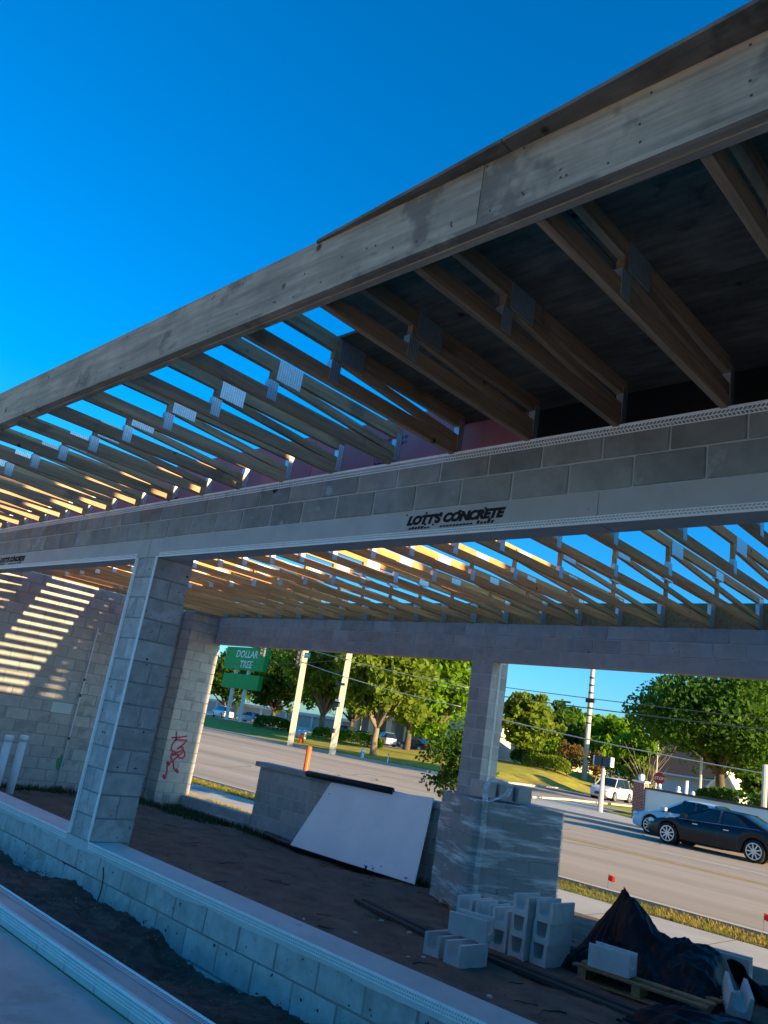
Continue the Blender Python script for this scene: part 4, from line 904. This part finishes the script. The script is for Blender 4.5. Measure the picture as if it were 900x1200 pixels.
for k, (px, py0) in enumerate(((773, 921), (795, 924), (812, 930))):
    g = Q(px, py0, y + 1.2); z0 = -1.95
    t = thing('garden_statue', f'white garden statue above the white wall, {("leftmost", "middle", "rightmost")[k]} of three', 'statue', (g.x, g.y, z0), 0, 'white statues behind the wall'); h_ = g.z - z0 + .12
    MB().tube([(0, 0, 0), (0, 0, h_ - .9)], .16, 8).obj('pedestal', M_whst, t); MB().tube([(0, 0, h_ - .9), (0, 0, h_ - .6), (0, 0, h_ - .3), (0, 0, h_ - .22)], [.13, .22, .17, .07], 10).obj('torso', M_whst, t, smooth=True)
    MB().tube([(0, 0, h_ - .24), (0, 0, h_ - .17), (0, 0, h_ - .05), (0, 0, h_)], [.05, .10, .09, .02], 10).obj('head', M_whst, t, smooth=True)

# ------------------------------------------------------------------ poles, signs, signals, wires
def pole(name, label, px0, pyb, px1, pyt, y, r0, r1, m, cat='pole', over=0, sides=10, zb=None):
    a = onY(px0, pyb, y); b = onY(px1, pyt, y); 
    if over: b = a.lerp(b, over)
    t = thing(name, label, cat, (a.x, y, a.z)); d = b - a; d.x *= .3   # poles stand upright
    MB().tube([(0, 0, -.6), (0, 0, 0), (d.x, 0, d.z)], [r0, r0, r1], sides).obj('shaft', m, t); return t, Vector((a.x + d.x, y, b.z)), a
t1, tp1, b1 = pole('signal_pole', 'tan square pole carrying the red traffic signal', 340, 873, 355, 765, 45.0, .34, .30, M_pole, 'signal pole', 1.35, 4)
t2, tp2, b2 = pole('utility_pole', 'tan square utility pole with small boxes left of the crown of trees', 389, 884, 412, 766, 44.3, .36, .30, M_pole, 'utility pole', 1.4, 4)
for z, w_ in ((1.6, .35), (3.6, .42), (3.9, .30)): MB().box(-.12, .34, -.52, -.36, z, z + w_).obj('meter_box', M_signw if w_ < .32 else M_dkg, t2)
MB().box(-.5, .5, -.37, -.33, 5.3, 5.5).obj('bracket', M_dkg, t2)
t3, tp3, b3 = pole('utility_pole', 'tall pale round pole rising from the lawn in the right opening', 684, 917, 694, 787, 78, .30, .20, M_polew, 'utility pole', 1.5, 12)
for k in range(7): MB().tube([(0, 0, 6.0 + k * .8), (0, 0, 6.16 + k * .8)], .30, 10).obj('band', M_dkg, t3)
MB().box(-.25, .75, -.6, -.3, 8.2, 8.6).obj('bracket', M_dkg, t3)
t4, tp4, b4 = pole('utility_pole', 'thin dark distant pole with a crossarm left of the tall pole', 654, 880, 659, 819, 120, .28, .2, M_bark, 'utility pole', 1.0, 8)
MB().box(-1.6, 1.6, -.1, .1, (tp4.z - b4.z) - .6, (tp4.z - b4.z) - .3).obj('crossarm', M_bark, t4)
t5, tp5, b5 = pole('lamp_post', 'slim pale lamp post behind the white wall', 820, 930, 823, 888, 50, .10, .08, M_polew, 'lamp post', 1.0, 8)
MB().tube([(0, 0, tp5.z - b5.z), (-.5, 0, tp5.z - b5.z + .35), (-1.1, 0, tp5.z - b5.z + .55)], .05, 6).obj('arm', M_polew, t5); MB().box(-1.5, -1.0, -.12, .12, tp5.z - b5.z + .5, tp5.z - b5.z + .62).obj('lamp_head', M_dkg, t5)
pole('post', 'grey post at the far right edge behind the white wall', 895, 950, 898, 905, 42, .14, .13, M_polew, 'post', 1.2, 8)
pole('post', 'short white post among the statues behind the white wall', 804, 930, 806, 915, 42, .09, .09, M_whst, 'post', 1.0, 8)
# back of crosswalk signs on a post at the corner
a = Vector((onY(703, 953, 38.5).x, 38.5, -1.92)); q = onY(707, 887, 38.5); h_ = q.z - a.z
t = thing('pedestrian_signal', 'grey post with two boxy pedestrian signal heads on the corner', 'signal', a)
MB().tube([(0, 0, 0), (0, 0, h_ * .52), (0, 0, h_)], [.14, .11, .06], 8).obj('post', M_polew, t)
for s_ in (-1, 1):
    o = MB().box(min(.03 * s_, .46 * s_), max(.03 * s_, .46 * s_), -.18, .12, h_ - .46, h_ + .03).obj('signal_head', M_dkg, t)
    MB().box(.47 * s_ - .03, .47 * s_ + .03, -.2, .13, h_ - .45, h_ + .02).obj('visor', M_whst, o)
# stop sign
a = onY(770, 930, 56); q = onY(773, 912, 56); t = thing('stop_sign', 'red octagonal stop sign beyond the brick pillar', 'sign', (q.x, 56, -2.0)); h_ = q.z + 2.0
MB().tube([(0, 0, 0), (0, 0, h_ + .35)], .04, 6).obj('post', M_polew, t)
MB().add([(.42 * math.cos(math.pi / 8 + k * math.pi / 4), -.06, h_ + .42 * math.sin(math.pi / 8 + k * math.pi / 4)) for k in range(8)] + [(.42 * math.cos(math.pi / 8 + k * math.pi / 4), -.04, h_ + .42 * math.sin(math.pi / 8 + k * math.pi / 4)) for k in range(8)],
         [tuple(range(8)), tuple(range(8, 16))] + [(k, (k + 1) % 8, 8 + (k + 1) % 8, 8 + k) for k in range(8)]).obj('plate', M_sred, t)
text('lettering', 'STOP', .28, t, M_signw, (0, -.065, h_ - .1), (1, 0, 0), (0, 0, 1), align='CENTER', bold=.008)
# tall thin pole beside the stop sign
pole('post', 'very thin pole rising beside the stop sign', 768, 925, 772, 866, 57, .06, .05, M_polew, 'post', 1.0, 6)
# traffic signals hanging
def signal(label, px, py, y, sc=1.0):
    p = onY(px, py, y); t = thing('traffic_light', label, 'traffic light', p, -.25, 'traffic lights over the street')
    MB().box(-.2 * sc, .2 * sc, -.05, .25, -.62 * sc, .62 * sc).obj('housing', M_dkg, t)
    MB().box(-.34 * sc, .34 * sc, .02, .04, -.76 * sc, .76 * sc).obj('backplate', M_dkg, t)
    for k, m in enumerate((mat('signal_lens_red', (.6, .03, .02), .3, emit=((1, .05, .03), .5)), mat('signal_lens_amber', (.16, .07, .02), .3), mat('signal_lens_green', (.03, .07, .05), .3))):
        z = .40 * sc - k * .40 * sc; ln = MB().tube([(0, -.05, z), (0, -.075, z)], .155 * sc, 12).obj('lens', m, t)
        MB().tube([(0, -.05, z + .0), (0, -.30, z + .03)], .175 * sc, 10, cap=False).obj('visor', M_dkg, ln)
    MB().tube([(0, .1, .62 * sc), (0, .1, 1.3 * sc)], .025, 6).obj('hanger', M_dkg, t)
signal('three lamp traffic light showing red beside the signal pole', 350, 771, 44.2, 1.0)
signal('traffic light seen edge on left of the signal pole', 308, 762, 47, .9)
# street name sign
p = onY(357, 768, 43.8); t = thing('street_name_sign', 'teal street name sign on the signal pole', 'sign', p, -.2)
MB().box(0, .95, -.03, .0, -.22, .22).obj('panel', M_teal, t); mb = MB()
rr = random.Random(3); x = .12
while x < .8: w_ = rr.uniform(.04, .08); mb.box(x, x + w_, -.036, -.031, -.08, .08); x += w_ + .03
mb.obj('border', M_signw, t, kind='stuff')
# store pylon sign
y = 64.0; a = onY(268, 852, y); b_ = onY(282, 852, y); q0 = onY(264, 790, y)
TLc = onY(269, 762, y); TRc = onY(309, 768, y); t = thing('store_sign', 'two panel green store sign on two white poles', 'sign', (a.x, y, -1.6), math.radians(-2))
W_ = onY(314, 775, y).x - onY(266, 770, y).x; zt = onY(272, 758, y).z + 1.6; zb = onY(272, 784, y).z + 1.6; z2t = onY(272, 789, y).z + 1.6; z2b = onY(272, 806, y).z + 1.6
x0 = onY(266, 770, y).x - a.x
o1 = MB().box(x0, x0 + W_, -.35, .35, zb, zt).obj('upper_panel', M_green, t); o2 = MB().box(x0 + .3, x0 + W_ - .5, -.3, .3, z2b, z2t).obj('lower_panel', M_green, t)
hh = zt - zb
text('lettering', 'DOLLAR', hh * .44, o1, M_signw, (x0 + W_ * .54, -.36, zb + hh * .55), (1, 0, 0), (0, 0, 1), .15, 1.0, align='CENTER', bold=.02)
text('lettering', 'TREE', hh * .44, o1, M_signw, (x0 + W_ * .56, -.36, zb + hh * .10), (1, 0, 0), (0, 0, 1), .15, 1.0, align='CENTER', bold=.02)
for xx in (x0 + W_ * .30, x0 + W_ * .62): MB().box(xx - .2, xx + .2, -.18, .18, -.6, zb + .2).obj('pole', M_whst, t)
# small things on the far lawn
p = onY(424, 890, 47.5); t = thing('fire_hydrant', 'small pale blue fire hydrant on the far verge', 'hydrant', (p.x, 47.5, gz(p.x, 47.5)))
MB().tube([(0, 0, 0), (0, 0, .08), (0, 0, .10), (0, 0, .62), (0, 0, .78), (0, 0, .84)], [.17, .17, .12, .12, .08, .02], 10).obj('barrel', M_sky, t, smooth=True); MB().tube([(-.22, 0, .5), (.22, 0, .5)], .06, 8).obj('nozzle', M_sky, t)
MB().box(-.15, .15, -.17, .17, .58, .64).obj('bonnet_flange', M_signw, t)
p = onY(454, 893, 48); t = thing('marker_stake', 'thin white marker stake on the far verge', 'stake', (p.x, 48, gz(p.x, 48)))
MB().box(-.04, .04, -.02, .02, 0, .8).obj('stake', M_signw, t); MB().box(-.041, .041, -.021, .021, .6, .7).obj('band', M_org, t)
p = place(347, 56, 862); t = thing('utility_cabinet', 'pale blue covered cabinet on the lawn behind the signal pole', 'cabinet', p)
for k in range(3): MB().tube([(k * .62, 0, 0), (k * .62, 0, .75), (k * .62, 0, .95)], [.3, .32, .1], 8).obj('cover', M_sky, t, smooth=True)
p = place(354, 52, 862); t = thing('traffic_barrel', 'orange barrel standing on the far lawn', 'barrel', p)
MB().tube([(0, 0, 0), (0, 0, .8), (0, 0, .9)], [.25, .2, .1], 12).obj('drum', M_org, t, smooth=True) # power lines
def wire(label, A, B, sag, r, m=M_wire):
    A = Vector(A); B = Vector(B); pts = []
    for i in range(25):
        k = i / 24; p = A.lerp(B, k); p.z -= sag * 4 * k * (1 - k); pts.append(p)
    MB().tube(pts, r, 5).obj('power_line', m, smooth=True, label=label, cat='cable', group='overhead lines along the street')
def ext(p, q, y0, y1, f0, f1):
    A = onY(*p, y0); B = onY(*q, y1); return A + (A - B) * f0, B + (B - A) * f1
wire('thin upper dark line across the sky right of the far column', *ext((597, 804), (735, 821), 46, 46, .9, 1.3), .15, .025)
wire('darker lower line across the sky right of the far column', *ext((597, 815), (728, 832), 46, 46, .9, 1.3), .15, .035)
wire('pale cable sloping down across the trees in the right opening', *ext((600, 843), (890, 899), 45, 45, .25, .5), .35, .035, M_wirel)
wire('thin pale line crossing the tree tops in the middle opening', *ext((413, 772), (548, 806), 44, 44, 1.0, .0), .2, .025, M_wirel)
wire('pale line crossing lower through the trees in the middle opening', *ext((405, 790), (540, 828), 44, 44, 0.5, .0), .25, .03, M_wirel)
wire('dark line from the signal pole to the left edge of the opening', *ext((256, 772), (412, 772), 44.5, 44, .4, 0), .5, .025)
wire('dark line passing behind the traffic light', *ext((300, 758), (356, 768), 47, 44.5, 1.2, .0), .1, .03)

# ------------------------------------------------------------------ cars
def lerp_tab(tab, x):
    for (x0, v0), (x1, v1) in zip(tab[:-1], tab[1:]):
        if x <= x1: k = max(0, (x - x0) / (x1 - x0)); return v0 + (v1 - v0) * k
    return tab[-1][1]
def car(name, label, pos, rz, paint, L=4.85, W=1.83, H=1.45, kind='sedan', group=None, rim=M_rim):
    """x forward (front at +L/2). lofted lower body with arches, glass house with roof and pillars"""
    t = thing(name, label, 'car', pos, rz, group)
    hx = L / 2
    if kind == 'sedan':
        belt = [(-hx, .62), (-hx + .05, .88), (-hx + .25, .99), (-hx + .9, 1.00), (-hx + 1.3, .98), (hx - 1.55, .90), (hx - 1.2, .89), (hx - .5, .78), (hx - .12, .66), (hx, .52)]
        roof = [(-hx + .55, .99), (-hx + 1.45, H - .03), (-hx + 2.0, H), (-hx + 2.6, H - .01), (hx - 2.05, H - .07), (hx - 1.15, .90)]
    else:
        belt = [(-hx, .7), (-hx + .05, .95), (-hx + .2, 1.02), (hx - 1.4, 1.0), (hx - 1.0, 1.0), (hx - .4, .92), (hx - .1, .80), (hx, .6)]
        roof = [(-hx + .18, 1.0), (-hx + .55, H - .06), (-hx + 1.0, H), (hx - 2.1, H - .02), (hx - 1.75, H - .08), (hx - 1.0, 1.0)]
    low = [(-hx, .42), (-hx + .1, .28), (-hx + .5, .20), (hx - .5, .18), (hx - .1, .24), (hx, .38)]
    wid = [(-hx, .72), (-hx + .12, .84), (-hx + .5, .96), (-hx + 1.2, 1.0), (hx - 1.4, 1.0), (hx - .6, .95), (hx - .15, .80), (hx, .62)]
    wr = .335; wxs = (-hx + .98, hx - .93)
    xs = sorted(set([round(v, 3) for v in list(np.linspace(-hx, hx, 45)) + [-hx + .05, hx - .05]]))
    mb = MB(); ns = 15
    for x in xs:
        w = lerp_tab(wid, x) * W / 2; zb = lerp_tab(belt, x); zl = lerp_tab(low, x)
        for wx in wxs:   # wheel arch
            d = abs(x - wx)
            if d < wr + .05: zl = max(zl, wr + math.sqrt(max(0, (wr + .05) ** 2 - d * d)))
        zl = min(zl, zb - .06)
        sec = [(0, zl), (w * .86, zl), (w * .97, zl + (zb - zl) * .06), (w, zl + (zb - zl) * .35), (w * 1.0, zl + (zb - zl) * .62), (w * .975, zl + (zb - zl) * .86), (w * .90, zb - .005), (w * .55, zb + .025), (0, zb + .035)]
        ring = [(x, -a, b) for a, b in sec[::-1]][:-1] + [(x, a, b) for a, b in sec]
        ring = ring[:-1]; n = len(ring); mb.v += ring
    for i in range(len(xs) - 1):
        for k in range(n): a = i * n + k; b = i * n + (k + 1) % n; mb.f.append((a, b, b + n, a + n))
    mb.f.append(tuple(range(n))); mb.f.append(tuple(range((len(xs) - 1) * n, len(xs) * n))[::-1])
    o = mb.obj('body', paint, t, smooth=True)
    bm = bmesh.new(); bm.from_mesh(o.data); bmesh.ops.recalc_face_normals(bm, faces=bm.faces); bm.to_mesh(o.data); bm.free()
    o.data.set_sharp_from_angle(angle=math.radians(38))
    MB().box(-hx + .4, hx - .4, -W * .40, W * .40, .22, .60).obj('underbody', M_dkg, t)
    # glass house
    rx0, rx1 = roof[0][0], roof[-1][0]; gx = sorted(set([r[0] for r in roof] + list(np.linspace(rx0, rx1, 22)))); mb = MB()
    def prof(x): zr = lerp_tab(roof, x); zb = lerp_tab(belt, x); k = max(0, min(1, (zr - .9) / (H - .9))); wb = W / 2 * .90 * min(1, lerp_tab(wid, x) + .0); wt = W / 2 * (.90 - .24 * k); return zb, zr, wb, wt
    for x in gx:
        zb, zr, wb, wt = prof(x); zr = max(zr, zb + .012)
        mb.v += [(x, -wb, zb - .03), (x, -wt, zr - .03), (x, -wt * .8, zr), (x, 0, zr + .015), (x, wt * .8, zr), (x, wt, zr - .03), (x, wb, zb - .03)]
    for i in range(len(gx) - 1):
        for k in range(6): a = i * 7 + k; mb.f.append((a, a + 1, a + 8, a + 7))
    mb.obj('window_glass', M_glass, t, smooth=True)
    # roof panel + pillars just proud of the glass
    mb = MB(); rr_ = [x for x in np.linspace(roof[1][0], roof[-2][0], 14)]
    for x in rr_:
        zb, zr, wb, wt = prof(x); mb.v += [(x, -wt * 1.015, zr - .035), (x, -wt * .82, zr + .007), (x, 0, zr + .022), (x, wt * .82, zr + .007), (x, wt * 1.015, zr - .035)]
    for i in range(len(rr_) - 1):
        for k in range(4): a = i * 5 + k; mb.f.append((a, a + 1, a + 6, a + 5))
    mb.obj('roof', paint, t, smooth=True)
    for s_ in (-1, 1):
        def gp(x, f, out=.006): zb, zr, wb, wt = prof(x); return Vector((x, s_ * (wb + (wt - wb) * f + out), zb - .03 + (zr - zb) * f))
        def strip(pts, wd): mb = MB(); [mb.bar(a, b, .02, wd, up=(1, 0, .3)) for a, b in zip(pts[:-1], pts[1:])]; return mb
        xm = (roof[1][0] + roof[-2][0]) / 2 + (.05 if kind == 'sedan' else .1)
        strip([gp(xm, 0), gp(xm, 1)], .07).obj('pillar', M_dkg, t)
        strip([gp(roof[-1][0] - .02, .0), gp(roof[-2][0], 1)], .07).obj('pillar', paint, t)
        mb = MB(); A0, A1, A2 = gp(roof[0][0] + .02, 0), gp(roof[1][0] + .02, 1), gp(roof[0][0] + .55, 0)
        A3 = gp(roof[1][0] + (.28 if kind == 'sedan' else .2), 1); mb.add([A0, A2, A3, A1] + [p - Vector((0, s_ * .02, 0)) for p in (A0, A2, A3, A1)], [(0, 1, 2, 3), (4, 7, 6, 5), (0, 4, 5, 1), (1, 5, 6, 2), (2, 6, 7, 3)]); mb.obj('pillar', paint, t)
        zc = [gp(x, .0, .012) + Vector((0, 0, .02)) for x in np.linspace(roof[0][0] + .3, roof[-1][0] - .1, 8)]; MB().tube(zc, .010, 5).obj('window_trim', M_chrome, t)
        for xd in (xm, roof[0][0] + (.95 if kind == 'sedan' else .7), roof[-1][0] + .02):   # door gaps
            mb = MB(); w_ = lerp_tab(wid, xd) * W / 2; zl = .30; zb = lerp_tab(belt, xd)
            mb.bar((xd, s_ * (w_ * .975 + .002), zl), (xd, s_ * (w_ + .003), zl + .3), .012, .012); mb.bar((xd, s_ * (w_ + .003), zl + .3), (xd, s_ * (w_ * .96), zb - .08), .012, .012); mb.obj('door_gap', M_dkg, t)
        for xh in (xm + .75, xm - .28): MB().bar((xh - .09, s_ * (W / 2 + .012), .80), (xh + .09, s_ * (W / 2 + .012), .80), .02, .03).obj('door_handle', M_chrome, t)
        MB().box(roof[-1][0] - .45, roof[-1][0] - .27, min(s_ * (W / 2 - .03), s_ * (W / 2 + .15)), max(s_ * (W / 2 - .03), s_ * (W / 2 + .15)), .94, 1.06).obj('mirror', paint, t)
        MB().tube([(hx - .36, s_ * W * .43, .66), (hx - .20, s_ * W * .38, .66), (hx - .07, s_ * W * .30, .62)], [.03, .085, .06], 8).obj('headlight', M_lamp, t, smooth=True)
        MB().tube([(-hx + .30, s_ * W * .45, .84), (-hx + .08, s_ * W * .41, .84), (-hx + .02, s_ * W * .3, .83)], [.03, .08, .06], 8).obj('tail_light', M_tail, t, smooth=True)
        for wx in wxs:
            wy = s_ * (W / 2 - .10)
            wh = MB().tube([(wx, wy - s_ * .12, wr), (wx, wy - s_ * .08, wr), (wx, wy + s_ * .075, wr), (wx, wy + s_ * .095, wr)], [wr * .93, wr, wr, wr * .90], 26).obj('wheel', M_tyre, t, smooth=True)
            mb = MB(); yo = wy + s_ * .098
            mb.tube([(wx, yo - s_ * .006, wr), (wx, yo, wr)], wr * .25, 12)
            for k in range(9):
                a_ = k * 2 * math.pi / 9; mb.bar((wx + math.cos(a_) * .05, yo + s_ * .002, wr + math.sin(a_) * .05), (wx + math.cos(a_) * wr * .70, yo + s_ * .002, wr + math.sin(a_) * wr * .70), .012, .038, up=(0, 1, 0)) if False else mb.bar((wx + math.cos(a_) * .05, yo, wr + math.sin(a_) * .05), (wx + math.cos(a_) * wr * .70, yo, wr + math.sin(a_) * wr * .70), .040, .012, up=(0, 1, 0))
            prev = None
            for k in range(25):
                a_ = k * 2 * math.pi / 24; p = (wx + math.cos(a_) * wr * .71, yo, wr + math.sin(a_) * wr * .71)
                if prev: mb.bar(prev, p, .03, .014, up=(0, 1, 0))
                prev = p
            mb.obj('rim', rim, wh)
            MB().tube([(wx, wy - s_ * .25, wr + .0), (wx, wy - s_ * .13, wr)], wr + .045, 20).obj('wheel_well', M_black, t)
    MB().box(hx - .02, hx + .012, -.32, .32, .36, .55).obj('grille', M_dkg, t); MB().box(-hx - .012, -hx + .02, -.26, .26, .62, .76).obj('number_plate', M_signw, t)
    return t
ar = math.pi + math.radians(-2)
# dark sedan: wheels at (785,988) and (882,1010)
wf = onZ(787, 990, GZ); wr_ = onZ(881, 1011, GZ); c = (wf + wr_) / 2
ang = math.atan2(wf.y - wr_.y, wf.x - wr_.x)
car('sedan', 'black sedan on the road partly cut off at the right edge', (c.x + .03, c.y + .86, GZ + .005), ang, M_navy, L=4.78, H=1.39, group=None)
p = onZ(757, 977, GZ); car('sedan', 'pale blue sedan half hidden behind the black sedan', (p.x + 1.55, p.y + .9, GZ + .005), ang, M_sky, L=4.7)
p = onZ(712, 938, GZ); car('suv', 'silver suv driving on the side street beyond the grass', (p.x - .2, p.y + .9, GZ + .01), math.radians(274), M_silver, L=4.6, W=1.86, H=1.68, kind='suv')
pk_z = -1.08
for px, y, paint, kd, lab, an in ((258, 70, M_cwhite, 'suv', 'white suv parked at the far left behind the sign poles', 168), (291, 72, M_cblue, 'sedan', 'blue car parked behind the sign poles', 190), (318, 74, M_navy, 'sedan', 'black car parked right of the blue car', 170),
                                  (402, 76, M_navy, 'suv', 'dark suv parked behind the wooden pole', 175), (455, 80, M_cwhite, 'suv', 'white van parked before the cream shopfront', 150), (490, 80, M_navy, 'sedan', 'black car parked before the shopfront, right of the pale trunk', 180), (428, 77, M_navy, 'sedan', 'black car parked before the shopfront, left of the pale trunk', 180)):
    p = onY(px, 850, y); car('parked_car', lab, (p.x, y, pk_z), math.radians(an), paint, H=1.7 if kd == 'suv' else 1.45, kind=kd, group='cars parked before the stores')
tufts('lawn_grass_blades', [(-60, -38, 46.4, 50, 1800), (-26, -16, 40.5, 46, 0)], M_tuft, .06, .16, 9, lambda x, y: gz(x, y))
